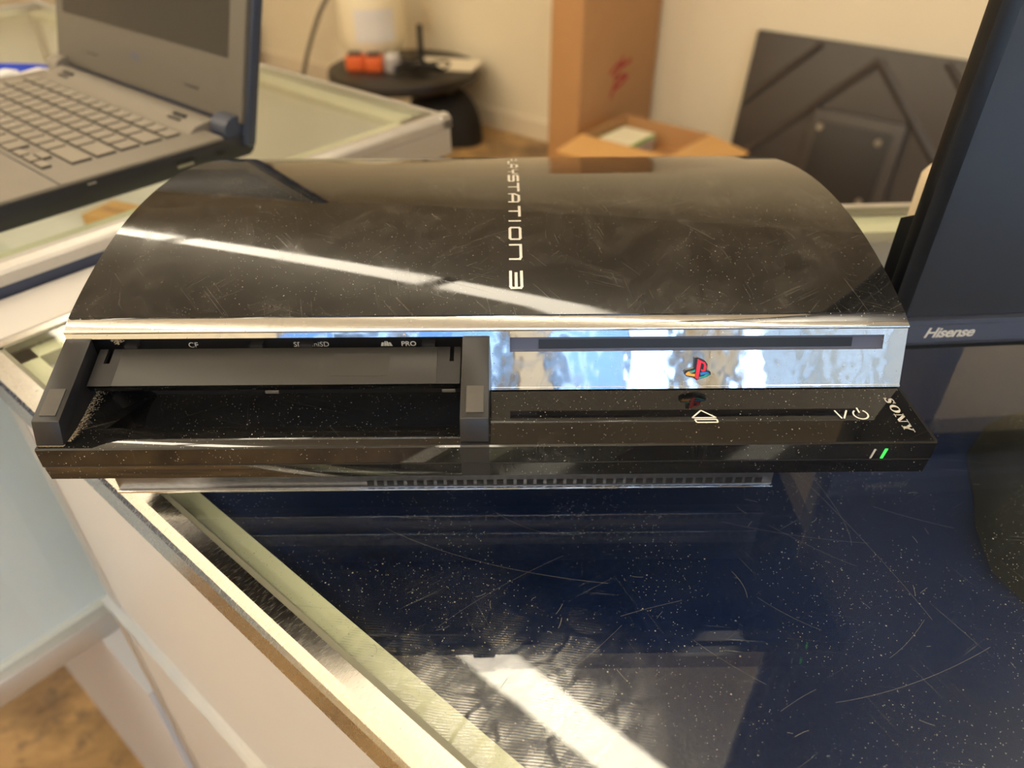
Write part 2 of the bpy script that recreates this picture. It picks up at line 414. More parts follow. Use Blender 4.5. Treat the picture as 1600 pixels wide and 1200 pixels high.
# fluorescent strip fixtures on the ceiling
def ceiling_light(label, u0, u1, w):
    t = rthing('ceiling_light', label, 'light', (u0+u1)/2, w, CZ, 0, 'fluorescent strips hung from the ceiling'); h = (u1-u0)/2; d = 0.17
    MB().prism_x([(-0.016, -d), (0.016, -d), (0.016, -d-0.03), (-0.016, -d-0.03)], -h, h).build('housing', 'laminate_white', t)
    pr = [(0.050*math.cos(a), -d-0.052-0.030*math.sin(a)) for a in [2*math.pi*i/20 for i in range(20)]]
    MB().prism_x(pr, -h+0.02, h-0.02).build('diffuser', 'tube_light', t, smooth=True)
    for s in (-1, 1):
        MB().box(s*h-0.02*(s > 0), s*h+0.02*(s < 0), -0.055, 0.055, -d-0.085, -d-0.02).build('end_cap', 'laminate_white', t)
        MB().cyl((s*(h-0.2), 0), 0.004, -d, 0.0, 8).build('hanger_rod', 'laminate_white', t)
for k, (u0, w) in enumerate([(-3.30, 0.70), (-2.06, 0.70), (-0.82, 0.70), (0.42, 0.70)]):
    ceiling_light(['fluorescent strip light on the ceiling nearest the left wall', 'second fluorescent strip light from the left wall', 'fluorescent strip light on the ceiling over the console', 'fluorescent strip light on the ceiling right of the console'][k], u0, u0+1.22, w)
for w in (-0.75, -1.6, -2.4):  # unseen rows of strips added behind the camera to brighten the room
    for u0 in (-4.54, -3.30, -2.06, -0.82, 0.42, 1.66):
        ceiling_light('%s added fill strip light from the left in the unseen %s row behind the camera' % ({-4.54: 'first', -3.30: 'second', -2.06: 'third', -0.82: 'fourth', 0.42: 'fifth', 1.66: 'sixth'}[u0], {-0.75: 'nearest', -1.6: 'middle', -2.4: 'rearmost'}[w]), u0, u0+1.22, w)

# ================================================================== main display case (its glass top is z = 0)
A2 = (-0.324, -0.0672)
def to_uw(x, y): return (x*math.cos(ANG)-y*math.sin(ANG), x*math.sin(ANG)+y*math.cos(ANG))
B2 = to_uw(-0.139, 0.333); C2 = to_uw(1.25, 0.395); D2 = (1.55, -0.0672)
D3 = (1.55, C2[1])
inner = [A2, D2, C2, B2]
case = rthing('display_case', 'glass-topped showcase with navy lining under the black console', 'display case', 0, 0, 0)
MB().prism_z(inner, -0.006, 0.0).build('glass_top', 'glass_top', case)
def strip(a, b, w0, w1, side=-1):       # quad strip parallel to edge a-b, between offsets w0..w1 (to the outside for side=-1)
    a = Vector(a); b = Vector(b); d = (b-a).normalized(); n = Vector((d.y, -d.x))
    return [tuple(a+n*w0), tuple(b+n*w0), tuple(b+n*w1), tuple(a+n*w1)]
def rail(a, b, name, parent, z, mat='alu_rail', ext=(0, 0), drop=0.022, wd=0.0125):
    a = Vector(a); b = Vector(b); L = (b-a).length; d = (b-a)/L; n = Vector((d.y, -d.x))
    prof = [(0.0003, -0.012), (0.0003, 0.0006), (0.0072, 0.0008), (wd-0.0015, -0.0022), (wd, -0.0045), (wd, -drop), (wd-0.003, -drop), (wd-0.003, -0.012)]
    mb = MB()
    vs = []
    for s in (-ext[0], L+ext[1]):
        for o, zz in prof: p = a+d*s+n*o; vs.append((p.x, p.y, z+zz))
    k = len(prof); fs = [tuple(range(k)), tuple(range(2*k-1, k-1, -1))]+[(i, i+k, (i+1) % k+k, (i+1) % k) for i in range(k)]
    return mb.add(vs, fs).build(name, mat, parent)
rail(A2, D2, 'front_rail', case, 0.0, ext=(0.0125, 0))
rail(B2, A2, 'side_rail', case, 0.0, ext=(0, 0.0))
rail(C2, B2, 'back_rail', case, 0.0, 'alu_satin')
for a, b in ((A2, D2), (B2, A2), (C2, B2)):
    MB().prism_z(strip(a, b, -0.0022, 0.0004), -0.004, 0.0003).build('gasket', 'gasket', case)
    MB().prism_z(strip(a, b, -0.0145 if a != C2 else -0.030, -0.0005), -0.014, -0.0065).build('glass_ledge', 'ledge_green', case)
# navy lining: a soft panel with faint waves below the glass
nx, ny = 60, 40; vs = []; fs = []
pa, pb, pc, pd = [Vector(p) for p in (A2, D2, C2, B2)]
for j in range(ny+1):
    for i in range(nx+1):
        p = (pa*(1-i/nx)+pb*(i/nx))*(1-j/ny)+(pd*(1-i/nx)+pc*(i/nx))*(j/ny)
        vs.append((p.x, p.y, -0.085+0.003*math.sin(p.x*31+p.y*13)+0.002*math.sin(p.y*47-p.x*9)))
for j in range(ny):
    for i in range(nx): q = j*(nx+1)+i; fs.append((q, q+1, q+nx+2, q+nx+1))
MB().add(vs, fs).build('navy_lining', 'navy_cloth', case, smooth=True)
UL = -0.308                                          # left end of the body below the top
MB().box(UL+0.02, 1.55, -0.0775, -0.070, -0.200, -0.020).build('front_panel', 'laminate_beige', case)
MB().box(UL, UL+0.02, -0.0785, -0.06, -0.205, -0.012).build('corner_post', 'alu_satin', case)
MB().prism_x([(-0.0775, -0.214), (-0.083, -0.211), (-0.0835, -0.205), (-0.0775, -0.200)], UL, 1.55).build('moulding', 'alu_satin', case)
MB().box(UL+0.012, 1.55, -0.079, 0.2, FZ, -0.214).build('base_panel', 'laminate_beige', case)
MB().box(UL, UL+0.012, -0.081, -0.06, FZ, -0.214).build('base_post', 'alu_satin', case)
MB().box(UL, UL+0.004, -0.06, 0.15, -0.21, -0.014).build('end_panel', 'laminate_white', case)
bk = [tuple(Vector(B2)+Vector((0.004, -0.001))), tuple(Vector(C2)+Vector((0, -0.001))), tuple(Vector(C2)+Vector((0, -0.01))), tuple(Vector(B2)+Vector((0.004, -0.01)))]
MB().prism_z(bk, FZ, -0.014).build('back_panel', 'laminate_white', case)
# filler board between the two showcases
MB().box(-0.3775, -0.3372, -0.0795, 0.155, -0.030, -0.0015).box(-0.3868, -0.3779, -0.0795, 0.155, -0.030, -0.0018).build('filler_board', 'laminate_beige', case)
# scratches worn into the glass (each a hair-thin raised burr)
def uvw(x, y): return to_uw(x, y)
sc = MB()
def arc(pts, wdt): sc.ribbon([uvw(*p) for p in pts], wdt, 0.00012)
def curve3(a, b, c, n=14): return [((1-t)**2*a[0]+2*t*(1-t)*b[0]+t*t*c[0], (1-t)**2*a[1]+2*t*(1-t)*b[1]+t*t*c[1]) for t in [i/n for i in range(n+1)]]
SCR = [((-0.046,0.020),(-0.008,-0.003),(0.047,-0.0105),0.00014), ((0.143,0.051),(0.16,0.01),(0.169,-0.029),0.00014),
       ((0.166,-0.029),(0.155,-0.040),(0.146,-0.045),0.00014), ((0.120,-0.062),(0.150,-0.058),(0.185,-0.041),0.00016),
       ((0.150,0.046),(0.156,0.02),(0.152,0.008),0.00012), ((-0.02,-0.03),(0.0,-0.012),(0.03,0.004),0.0001),
       ((0.05,-0.026),(0.062,-0.022),(0.075,-0.019),0.00014), ((0.076,-0.037),(0.086,-0.047),(0.098,-0.055),0.00014),
       ((0.098,-0.005),(0.102,-0.012),(0.101,-0.018),0.0002), ((0.105,-0.018),(0.115,-0.028),(0.125,-0.033),0.00012),
       ((0.17,0.03),(0.185,0.022),(0.2,0.017),0.00012), ((0.1,0.022),(0.13,0.012),(0.16,0.009),0.0001),
       ((0.0,0.03),(0.02,0.012),(0.04,0.016),0.0001), ((0.12,0.02),(0.14,0.002),(0.15,-0.003),0.0001),
       ((0.018,-0.055),(0.03,-0.05),(0.05,-0.03),0.0001), ((0.10,-0.065),(0.108,-0.06),(0.115,-0.057),0.00014)]
for a, b, c, wdt in SCR: arc(curve3(a, b, c), wdt*0.6)
for k in range(46):
    x = random.uniform(-0.05, 0.24); y = random.uniform(-0.075, 0.045); an = random.uniform(0, 6.28); L = random.uniform(0.001, 0.006)
    arc(curve3((x, y), (x+L*0.5*math.cos(an)+random.uniform(-.0008, .0008), y+L*0.5*math.sin(an)), (x+L*math.cos(an+0.2), y+L*math.sin(an+0.2)), 5), random.uniform(0.00008, 0.00018))
so = sc.build('glass_scratches', 'scratch_grey', case); so['kind'] = 'stuff'
# dark cloth bundle lying inside, at the right
bd = thing('cloth_bundle', 'dark bundled cloth lying inside the navy-lined showcase at the right', 'cloth', (0.388, 0.02, -0.080))
vs = []; fs = []; n1, n2 = 28, 14
for j in range(n2+1):
    ph = math.pi*0.5*j/n2
    for i in range(n1):
        th = 2*math.pi*i/n1; r = (0.135+0.018*math.sin(3*th+1)+0.010*math.sin(7*th))*math.cos(ph)
        vs.append((r*math.cos(th)*0.9, r*math.sin(th)*1.1, 0.066*math.sin(ph)+0.004*math.sin(5*th+4*ph)*math.cos(ph)))
for j in range(n2):
    for i in range(n1): fs.append((j*n1+i, j*n1+(i+1) % n1, (j+1)*n1+(i+1) % n1, (j+1)*n1+i))
MB().add(vs, fs).build('fold', 'dark_cloth', bd, smooth=True)

# ================================================================== left display case (top 18 mm higher)
ZL = 0.018; LU0, LU1, LW0, LW1 = -1.30, -0.400, -0.62, 0.367
lc = rthing('display_case', 'pale aluminium-framed showcase under the open laptop', 'display case', 0, 0, 0)
MB().box(LU0, LU1, LW0, LW1, ZL-0.006, ZL).build('glass_top', 'glass_case', lc)
cs = [(LU0, LW0), (LU1, LW0), (LU1, LW1), (LU0, LW1)]
for k, nm in enumerate(('front_rail', 'side_rail', 'back_rail', 'side_rail')):
    rail(cs[k], cs[(k+1) % 4], nm, lc, ZL, 'alu_satin', (0.0125, 0.0125), 0.012)
    MB().prism_z(strip(cs[k], cs[(k+1) % 4], -0.026, 0.0), ZL-0.014, ZL-0.0065).build('glass_ledge', 'ledge_green', lc)
MB().box(LU1+0.0100, LU1+0.0115, LW0, LW1, -0.055, ZL-0.0125).build('side_trim', 'alu_blue_reflect', lc)
MB().box(LU1+0.0118, LU1+0.0122, 0.10, LW1+0.01, -0.020, ZL-0.0125).build('trim_cover', 'alu_satin', lc)
for a, b in ((LU0, LW0), (LU1-0.02, LW0), (LU1-0.02, LW1-0.02), (LU0, LW1-0.02)):
    MB().box(a, a+0.02, b, b+0.02, -0.305, ZL-0.014).build('corner_post', 'alu_satin', lc)
MB().box(LU1-0.002, LU1+0.003, LW0+0.02, LW1-0.02, -0.300, -0.050).build('side_glass', 'glass_case', lc)
MB().box(LU1-0.012, LU1-0.006, LW0+0.02, 0.05, -0.300, -0.02).build('backing_sheet', 'backing_blue', lc)
MB().box(LU1-0.012, LU1-0.006, 0.16, LW1-0.02, -0.300, -0.03).build('backing_sheet', 'backing_blue', lc)
MB().box(LU0+0.002, LU1-0.003, LW0+0.002, LW1-0.003, -0.3052, -0.300).build('floor_panel', 'laminate_white', lc)
MB().box(LU0, LU1+0.008, LW0-0.008, LW1+0.008, -0.331, -0.3055).build('lower_rail', 'alu_satin', lc, bevel=0.002)
MB().box(LU0+0.01, UL-0.004, -0.085, LW1-0.02, FZ, -0.3312).build('base_panel', 'base_white', lc)
MB().box(LU0+0.02, LU1-0.03, -0.30, 0.10, -0.2, -0.19).build('shelf', 'glass_case', lc)
MB().box(LU0+0.02, LU1-0.02, LW1-0.012, LW1-0.004, -0.300, ZL-0.014).build('back_panel', 'laminate_white', lc)
MB().box(LU0+0.004, LU0+0.012, LW0+0.02, LW1-0.02, -0.300, ZL-0.014).build('end_panel', 'laminate_white', lc)
MB().box(LU0+0.02, LU1-0.02, LW0+0.004, LW0+0.010, -0.300, ZL-0.014).build('front_glass', 'glass_case', lc)
for (a, b, w, d, h, lb) in ((-0.80, 0.20, 0.075, 0.05, 0.05, 'small tan carton inside the showcase below the laptop edge'), (-0.70, 0.255, 0.05, 0.04, 0.045, 'smallest tan carton inside the showcase, right of the other')):
    t = rthing('small_carton', lb, 'box', a, b, -0.300, 0.3, 'cartons inside the showcase')
    MB().box(-w/2, w/2, -d/2, d/2, 0, 0.16).build('carton_body', 'cardboard_light', t, bevel=0.001)
    MB().box(-w/2+0.01, w/2-0.01, -0.006, 0.006, 0.16, 0.1605).build('tape', 'cardboard', t)

# ================================================================== the game console (console axes = world axes)
W = 0.1625
def arch(y): t = y-0.12; return ((1.5805*t-1.7405)*t+0.022)*t+0.1029
gc = thing('game_console', 'glossy black console with chrome trim and open card flap on the showcase', 'game console', (0, 0.12, 0))
gc_off = (0, -0.12, 0)
def G(mb, name, mat, parent=None, **kw):
    mb.v = [(x, y-0.12, z) for x, y, z in mb.v] if parent is None else [(x, y-0.12, z) for x, y, z in mb.v]
    return mb.build(name, mat, parent if parent is not None else gc, **kw)
YB = 0.272
# arched lid
N = 56; y0, y1 = 0.0468, YB
top = [(y0+(y1-y0)*i/N, arch(y0+(y1-y0)*i/N)) for i in range(N+1)]
lid = G(MB().prism_x(top+[(YB, 0.062), (y0, 0.062)], -W, W), 'top_cover', 'gloss_black', smooth=True)
# chrome strip in front of the lid and the chrome face below it
CT, CB = (0.0413, 0.0888), (0.0330, 0.0652)
G(MB().prism_x([CT, (0.0472, 0.0911), (0.0472, 0.084), CT[:1]+(0.0855,), (CT[0]-0.0006, 0.0882)], -W-0.0005, W+0.0005), 'chrome_strip', 'chrome', bevel=0.0004)
def face(t, out=0.0):     # point on the sloping chrome face, t = 0 top .. 1 bottom
    y = CT[0]+(CB[0]-CT[0])*t; z = CT[1]+(CB[1]-CT[1])*t; n = (-0.944, 0.329); return (y+n[0]*out, z+n[1]*out)
def face_slab(x0, x1, t0, t1, o0, o1):
    return MB().prism_x([face(t0, o1), face(t1, o1), face(t1, o0), face(t0, o0)], x0, x1)
SX0, SX1, ST0, ST1 = 0.0083, 0.1536, 0.155, 0.385
fm = MB()
for a, b, c, d in ((0.0005, W, 0.0, ST0), (0.0005, W, ST1, 1.0), (0.0005, SX0, ST0, ST1), (SX1, W, ST0, ST1)):
    fm.v, fm.f = fm.v, fm.f; q = face_slab(a, b, c, d, -0.003, 0.0); fm.add(q.v, q.f)
fc = G(fm, 'chrome_face', 'chrome')
G(face_slab(-W, 0.0005, 0.0, 0.135, -0.003, 0.0), 'chrome_lip', 'chrome')
dsl = G(face_slab(SX0, SX1, ST0, ST1, -0.004, -0.0012), 'disc_slot', 'slot_blue_grey', fc)
G(face_slab(0.0195, 0.1418, 0.20, 0.345, -0.0045, -0.0009), 'slot_opening', 'void_black', fc)
G(face_slab(0.0005, W, 0.965, 1.0, 0.0, 0.0004), 'lower_edge', 'chrome', fc)
# four-colour emblem standing on the chrome face
def emb(poly, o0, o1, name, mat, par):
    # poly in mm around the emblem centre: (right, up)
    ex, et = 0.0818, 0.70
    L = math.hypot(CT[0]-CB[0], CT[1]-CB[1])
    vs = []
    for o in (o0, o1):
        for a, b in poly: y, z = face(et-b*0.001/L, o); vs.append((ex+a*0.001, y, z))
    n = len(poly); fs = [tuple(range(n)), tuple(range(2*n-1, n-1, -1))]+[(i, i+n, (i+1) % n+n, (i+1) % n) for i in range(n)]
    return G(MB().add(vs, fs), name, mat, par)
em = emb([(-5.6,-0.9),(-5.0,0.1),(-1.6,1.0),(-1.7,5.2),(-0.6,5.4),(2.6,3.9),(3.6,2.5),(3.4,0.1),(5.0,-0.5),(5.2,-1.6),(3.6,-2.6),(-0.2,-3.9),(-1.5,-3.0),(-4.6,-2.2)], 0.0, 0.0011, 'emblem', 'void_black', fc)
emb([(-1.0,-2.9),(0.3,-3.6),(1.0,3.3),(2.0,2.8),(2.2,2.0),(2.0,0.4),(1.1,0.7),(1.3,-0.2),(2.9,-0.1),(3.2,1.9),(2.4,3.4),(-0.5,4.9)], 0.0011, 0.0014, 'emblem_letter', 'emblem_red', fc)
emb([(-4.9,-1.3),(-3.9,-0.4),(-1.2,0.4),(-1.2,-0.4),(-3.2,-1.1),(-1.1,-1.3),(-1.1,-2.4),(-4.3,-1.9)], 0.0011, 0.0013, 'emblem_foot', 'emblem_yellow', fc)
emb([(-3.7,-0.35),(-1.15,0.55),(-1.15,-0.15),(-2.9,-0.75)], 0.0013, 0.0015, 'emblem_foot', 'emblem_teal', fc)
emb([(0.8,-0.9),(2.0,-0.4),(3.6,-0.5),(4.8,-1.3),(3.4,-1.3),(1.2,-1.9)], 0.0011, 0.0013, 'emblem_foot', 'emblem_blue', fc)
emb([(0.5,-3.4),(3.4,-2.4),(4.8,-1.5),(3.2,-1.4),(2.4,-2.1),(0.6,-2.6)], 0.0011, 0.0013, 'emblem_foot', 'emblem_teal', fc)
# base slab: right half solid ledge, left half hollow under the flap
ZT, ZB = 0.0649, 0.0493
slab_prof = [(0.0, ZT-0.0005), (0.0006, ZT), (0.046, ZT), (0.046, ZB), (0.0012, ZB), (0.0004, 0.0565), (0.0, 0.057)]
ld = G(MB().prism_x(slab_prof, 0.0005, W), 'ledge', 'gloss_black_ledge')
G(MB().prism_x([(0.0, ZT-0.0005), (0.0006, ZT), (0.0105, ZT), (0.0140, 0.0630), (0.0165, 0.0585), (0.046, 0.0575), (0.046, ZB), (0.0012, ZB), (0.0004, 0.0565), (0.0, 0.057)], -0.0100, 0.0005).box(0.0004, 0.0005, 0.001, 0.002, 0.05, 0.051), 'divider_base', 'satin_black')
hollow = [(0.0, ZT-0.0005), (0.0006, ZT), (0.0105, ZT), (0.0128, 0.0640), (0.0150, 0.0600), (0.0185, 0.0580), (0.046, 0.0572), (0.046, ZB), (0.0012, ZB), (0.0004, 0.0565), (0.0, 0.057)]
tray = G(MB().prism_x(hollow, -W, -0.0100), 'card_bay_floor', 'gloss_black_ledge', smooth=True)
G(MB().box(-W, 0.0005, 0.0435, 0.0465, 0.0572, 0.0880), 'card_bay_back', 'void_black')
# sloping corner in the bay with a line of lint
G(MB().add([(-0.1525, 0.0105, ZT), (-0.1525, 0.043, 0.0700), (-0.1360, 0.043, 0.0575), (-0.1420, 0.0120, ZT-0.0006), (-0.1525, 0.0105, 0.0575), (-0.1525, 0.043, 0.0575), (-0.1360, 0.043, 0.0574), (-0.142, 0.012, 0.0575)],
     [(0,1,2,3), (0,3,7,4), (1,5,6,2), (0,4,5,1), (3,2,6,7)]), 'bay_fillet', 'gloss_black_ledge')
lint = MB()
for k in range(900):
    t = random.random(); y = 0.004+0.036*t; x = -0.1522+abs(random.gauss(0, 0.0007+0.0010*t)); zz = 0.0652 if y < 0.0105 else 0.0652+0.0050*(y-0.0105)/0.033-0.45*(x+0.1525)
    r = random.uniform(0.00008, 0.00021)
    lint.add([(x-r, y-r, zz), (x+r, y-r*0.6, zz+r*0.4), (x+r*0.4, y+r, zz), (x, y, zz+r*1.2)], [(0,1,3), (1,2,3), (2,0,3), (0,2,1)])
for k in range(220):
    x = random.uniform(-0.162, -0.1525); y = 0.0019+random.gauss(0, 0.0002); r = random.uniform(0.00012, 0.00026)
    lint.add([(x-r, y-r, 0.0650), (x+r, y-r*0.6, 0.0651), (x+r*0.4, y+r, 0.0650), (x, y, 0.0650+r*1.2)], [(0,1,3), (1,2,3), (2,0,3), (0,2,1)])
for k in range(50):
    x = -0.1445+random.gauss(0, 0.0011); y = 0.0425+random.uniform(-0.0008, 0.0006); z = 0.0835+random.gauss(0, 0.0008); r = random.uniform(0.00025, 0.0005)
    lint.add([(x-r, y-r, z), (x+r, y-r*0.6, z+r*0.4), (x+r*0.4, y+r, z), (x, y, z+r*1.2)], [(0,1,3), (1,2,3), (2,0,3), (0,2,1)])
lo = G(lint, 'lint', 'lint'); lo['kind'] = 'stuff'
# two sloping arms that frame the card bay, each with a rubber pad
arm = [(0.0402, 0.0860), (0.0046, 0.0742), (0.0018, 0.0657), (0.0018, ZT), (0.0402, ZT)]
def arm_pt(t, o): # along the sloping top
    y = 0.0402+(0.0046-0.0402)*t; z = 0.0860+(0.0742-0.0860)*t; return (y-0.315*o, z+0.949*o)
for x0, x1 in ((-W, -0.1525), (-0.0100, 0.0004)):
    ao = G(MB().prism_x(arm, x0, x1), 'arm', 'satin_black', bevel=0.0004)
    G(MB().prism_x([arm_pt(0.63, 0.0), arm_pt(0.63, 0.0004), arm_pt(0.94, 0.0004), arm_pt(0.94, 0.0)], x0+0.0022, x1-0.0018), 'rubber_pad', 'rubber_grey', ao, bevel=0.00015)
# the open card flap
def flap_pt(t, o): y = 0.0405+(0.0240-0.0405)*t; z = 0.0808+(0.0752-0.0808)*t; return (y-0.32*o, z+0.947*o)
def flap_slab(x0, x1, t0, t1, o0, o1): return MB().prism_x([flap_pt(t0, o1), flap_pt(t1, o1), flap_pt(t1, o0), flap_pt(t0, o0)], x0, x1)
FX0, FX1 = -0.1510, -0.0108
fl = G(flap_slab(FX0+0.009, FX1-0.009, 0.0, 1.0, -0.0016, 0.0), 'card_flap', 'flap_grey', bevel=0.0002)
for a, b, n0, n1 in ((FX0, FX0+0.009, FX0+0.0032, FX0+0.0055), (FX1-0.009, FX1, FX1-0.0042, FX1-0.0026)):
    G(MB().add(*(lambda q: (q.v, q.f))(flap_slab(a, b, 0.40, 1.0, -0.0016, -0.0001))), 'flap_end', 'satin_black', fl)
    G(MB().add(*(lambda q: (q.v, q.f))(flap_slab(a, n0, 0.0, 0.40, -0.0016, -0.0001))), 'flap_end', 'satin_black', fl)
    G(MB().add(*(lambda q: (q.v, q.f))(flap_slab(n1, b, 0.0, 0.40, -0.0016, -0.0001))), 'flap_end', 'satin_black', fl)
G(flap_slab(FX0, FX1, 0.985, 1.0, -0.0034, -0.0002), 'flap_rim', 'gloss_black_ledge', fl)
G(flap_slab(-0.0600, -0.0380, 0.18, 0.78, 0.0, 0.00008), 'embossed_plate', 'flap_grey', fl)
for x in (-0.1390, -0.0905, -0.0713, -0.0235): G(MB().box(x-0.0025, x+0.0025, 0.0405, 0.0436, 0.0808, 0.0822), 'hinge_lug', 'satin_black', fl)
for x in (-0.0815, -0.0150): G(MB().box(x-0.0025, x+0.0025, 0.0225, 0.0231, 0.0722, 0.0732), 'rim_lug', 'rubber_grey', fl)
# prints on the back of the bay, just above the flap
def bay_text(txt, x, size, wgt=0.0):
    t = text_mb(txt, size, wgt); return G(mapped(t, lambda a, b, c: (x+a, 0.04345, 0.0793+b)), 'slot_print', 'print_grey')
bay_text('CF', -0.1180, 0.0034); bay_text('SD/miniSD', -0.0768, 0.0032); bay_text('PRO', -0.0345, 0.0031, 0.00006)
ms = MB()
for sx in (-1, 1):
    for k in range(2): x = -0.0402+sx*(0.0010+0.0012*k); ms.add([(x-0.0005-0.0004*sx, 0.04345, 0.0793), (x+0.0005-0.0004*sx, 0.04345, 0.0793), (x+0.0003-sx*0.0009, 0.04345, 0.0816-0.0006*k), (x-0.0006-sx*0.0009, 0.04345, 0.0816-0.0006*k)], [(0,1,2,3)])
G(ms, 'slot_print', 'print_grey')
# symbols on the ledge
zS = ZT+0.00012
def ring_poly(pts, w):  # closed outline
    m = MB(); m.ribbon([*pts, pts[0]], w, zS); return m
ej = MB().ribbon([(0.0766, 0.0148), (0.0857, 0.0148), (0.0808, 0.0192), (0.0766, 0.0148)], 0.0006, zS).ribbon([(0.0774, 0.0138), (0.0857, 0.0138), (0.0857, 0.0121), (0.0778, 0.0121), (0.0774, 0.0138)], 0.0006, zS)
G(ej, 'eject_symbol', 'print_white', ld)
pw = MB().ribbon([(0.1316, 0.0185), (0.1328, 0.0137)], 0.0006, zS).ribbon([(0.1336, 0.0137), (0.1362, 0.0185)], 0.0006, zS)
cc = (0.1407, 0.0160)
pw.ribbon([(cc[0]+0.0027*math.cos(a), cc[1]+0.0027*math.sin(a)) for a in [math.radians(125+290*i/20) for i in range(21)]], 0.0006, zS).ribbon([(cc[0]-0.0001, cc[1]+0.0010), (cc[0]-0.0001, cc[1]+0.0040)], 0.0006, zS)
G(pw, 'power_symbol', 'print_white', ld)
# serif maker's name down the right end of the ledge: letters run towards the viewer, tops to the right
def slab_letter(ch, w, h):
    m = MB(); T = 0.28*w; t = 0.11*h
    R = lambda x0, x1, y0, y1: m.add([(x0,y0,0),(x1,y0,0),(x1,y1,0),(x0,y1,0)], [(0,1,2,3)])
    if ch == 'O':
        n = 20; o = [(w/2+w/2*math.cos(2*math.pi*i/n), h/2+h/2*math.sin(2*math.pi*i/n), 0) for i in range(n)]; q = [(w/2+(w/2-T)*math.cos(2*math.pi*i/n), h/2+(h/2-t)*math.sin(2*math.pi*i/n), 0) for i in range(n)]
        m.add(o+q, [(i, (i+1) % n, n+(i+1) % n, n+i) for i in range(n)])
    elif ch == 'N':
        R(0.08*w, 0.08*w+t*0.9, 0, h); R(0.92*w-t*0.9, 0.92*w, 0, h); R(-0.02*w, 0.36*w, 0, t*0.7); R(0.64*w, 1.04*w, h-t*0.7, h); R(-0.02*w, 0.3*w, h-t*0.7, h)
        m.add([(0.06*w, h, 0), (0.06*w+T, h, 0), (0.94*w, 0, 0), (0.94*w-T, 0, 0)], [(0,1,2,3)])
    elif ch == 'Y':
        R(0.5*w-T/2, 0.5*w+T/2, 0, 0.5*h); R(0.25*w, 0.75*w, 0, t*0.7); R(-0.05*w, 0.4*w, h-t*0.7, h); R(0.62*w, 1.05*w, h-t*0.7, h)
        m.add([(0.06*w, h, 0), (0.06*w+T, h, 0), (0.5*w+T/2, 0.42*h, 0), (0.5*w-T/2, 0.42*h, 0)], [(0,1,2,3)]); m.add([(0.92*w, h, 0), (0.92*w-t, h, 0), (0.5*w-T/4, 0.42*h, 0), (0.5*w+T/2, 0.42*h, 0)], [(0,1,2,3)])
    else:
        pts = [(0.90, 0.78), (0.62, 0.93), (0.30, 0.88), (0.22, 0.70), (0.42, 0.56), (0.66, 0.46), (0.80, 0.30), (0.66, 0.10), (0.34, 0.07), (0.10, 0.22)]
        wd = [t, t, t*1.1, T*.8, T, T, T*.8, t*1.1, t, t]
        for k in range(len(pts)-1):
            a = Vector((pts[k][0]*w, pts[k][1]*h)); b = Vector((pts[k+1][0]*w, pts[k+1][1]*h)); d = (b-a).normalized(); n = Vector((-d.y, d.x))
            p, q = n*wd[k]/2, n*wd[k+1]/2
            m.add([(*(a+p), 0), (*(a-p), 0), (*(b-q), 0), (*(b+q), 0)], [(0,1,2,3)])
        R(0.84*w, 0.93*w, 0.66*h, 1.0*h); R(0.07*w, 0.16*w, 0, 0.34*h)
    return m
pos = 0.0
for ch, w in zip('SONY', (0.0040, 0.0049, 0.0050, 0.0047)):
    L = slab_letter(ch, w, 0.0036)
    G(mapped(L, lambda a, b, c, p=pos: (0.1533+b, 0.0262-p-a, zS)), 'maker_letter', 'print_silver', ld); pos += w+0.0006
# status lights on the front edge
G(MB().prism_y([(0.1398, 0.0574), (0.1404, 0.0574), (0.1411, 0.0618), (0.1404, 0.0618)], -0.0002, 0.0005), 'status_light', 'print_grey')
G(MB().prism_y([(0.1437, 0.0574), (0.1446, 0.0574), (0.1453, 0.0620), (0.1443, 0.0620)], -0.0003, 0.0005), 'status_light', 'led_green')
G(MB().box(-W, W, -0.00015, 0.0008, 0.0566, 0.0570), 'front_seam', 'satin_black')
# right-half rim and lower body
G(MB().box(W-0.0008, W+0.0002, 0.0006, 0.0335, ZB+0.006, ZT+0.0002), 'ledge_rim', 'satin_black')
G(MB().box(-0.160, 0.150, 0.042, YB-0.004, 0.018, 0.0630), 'inner_body', 'satin_black')
G(MB().prism_x([(0.0400, 0.0200), (0.0400, 0.0493), (YB-0.002, 0.0493), (YB-0.002, 0.0200)], -W, 0.140), 'lower_body', 'gloss_black')
cs_ = G(MB().box(-0.1648, 0.1243, 0.0362, 0.0410, 0.0086, 0.0300), 'vent_strip', 'vent_metal', bevel=0.0005)
G(MB().box(-0.1650, 0.1245, 0.0346, 0.0364, 0.0080, 0.0092), 'lower_flange', 'chrome', cs_, bevel=0.0003)
for k in range(40):
    x = -0.055+k*0.0044
    G(MB().box(x, x+0.0030, 0.0359, 0.0366, 0.0100, 0.0128), 'vent_hole', 'void_black', cs_)
G(MB().box(-0.160, 0.121, 0.0385, YB-0.01, 0.0090, 0.0200), 'bottom_plate', 'satin_black')
for x in (-0.115, 0.095):
    for y in (0.075, 0.235): G(MB().cyl((x, y), 0.009, 0.0, 0.0092, 24), 'rubber_foot', 'rubber_grey')
G(MB().box(-0.14, 0.14, YB-0.001, YB+0.003, 0.025, 0.055), 'rear_vent', 'satin_black')
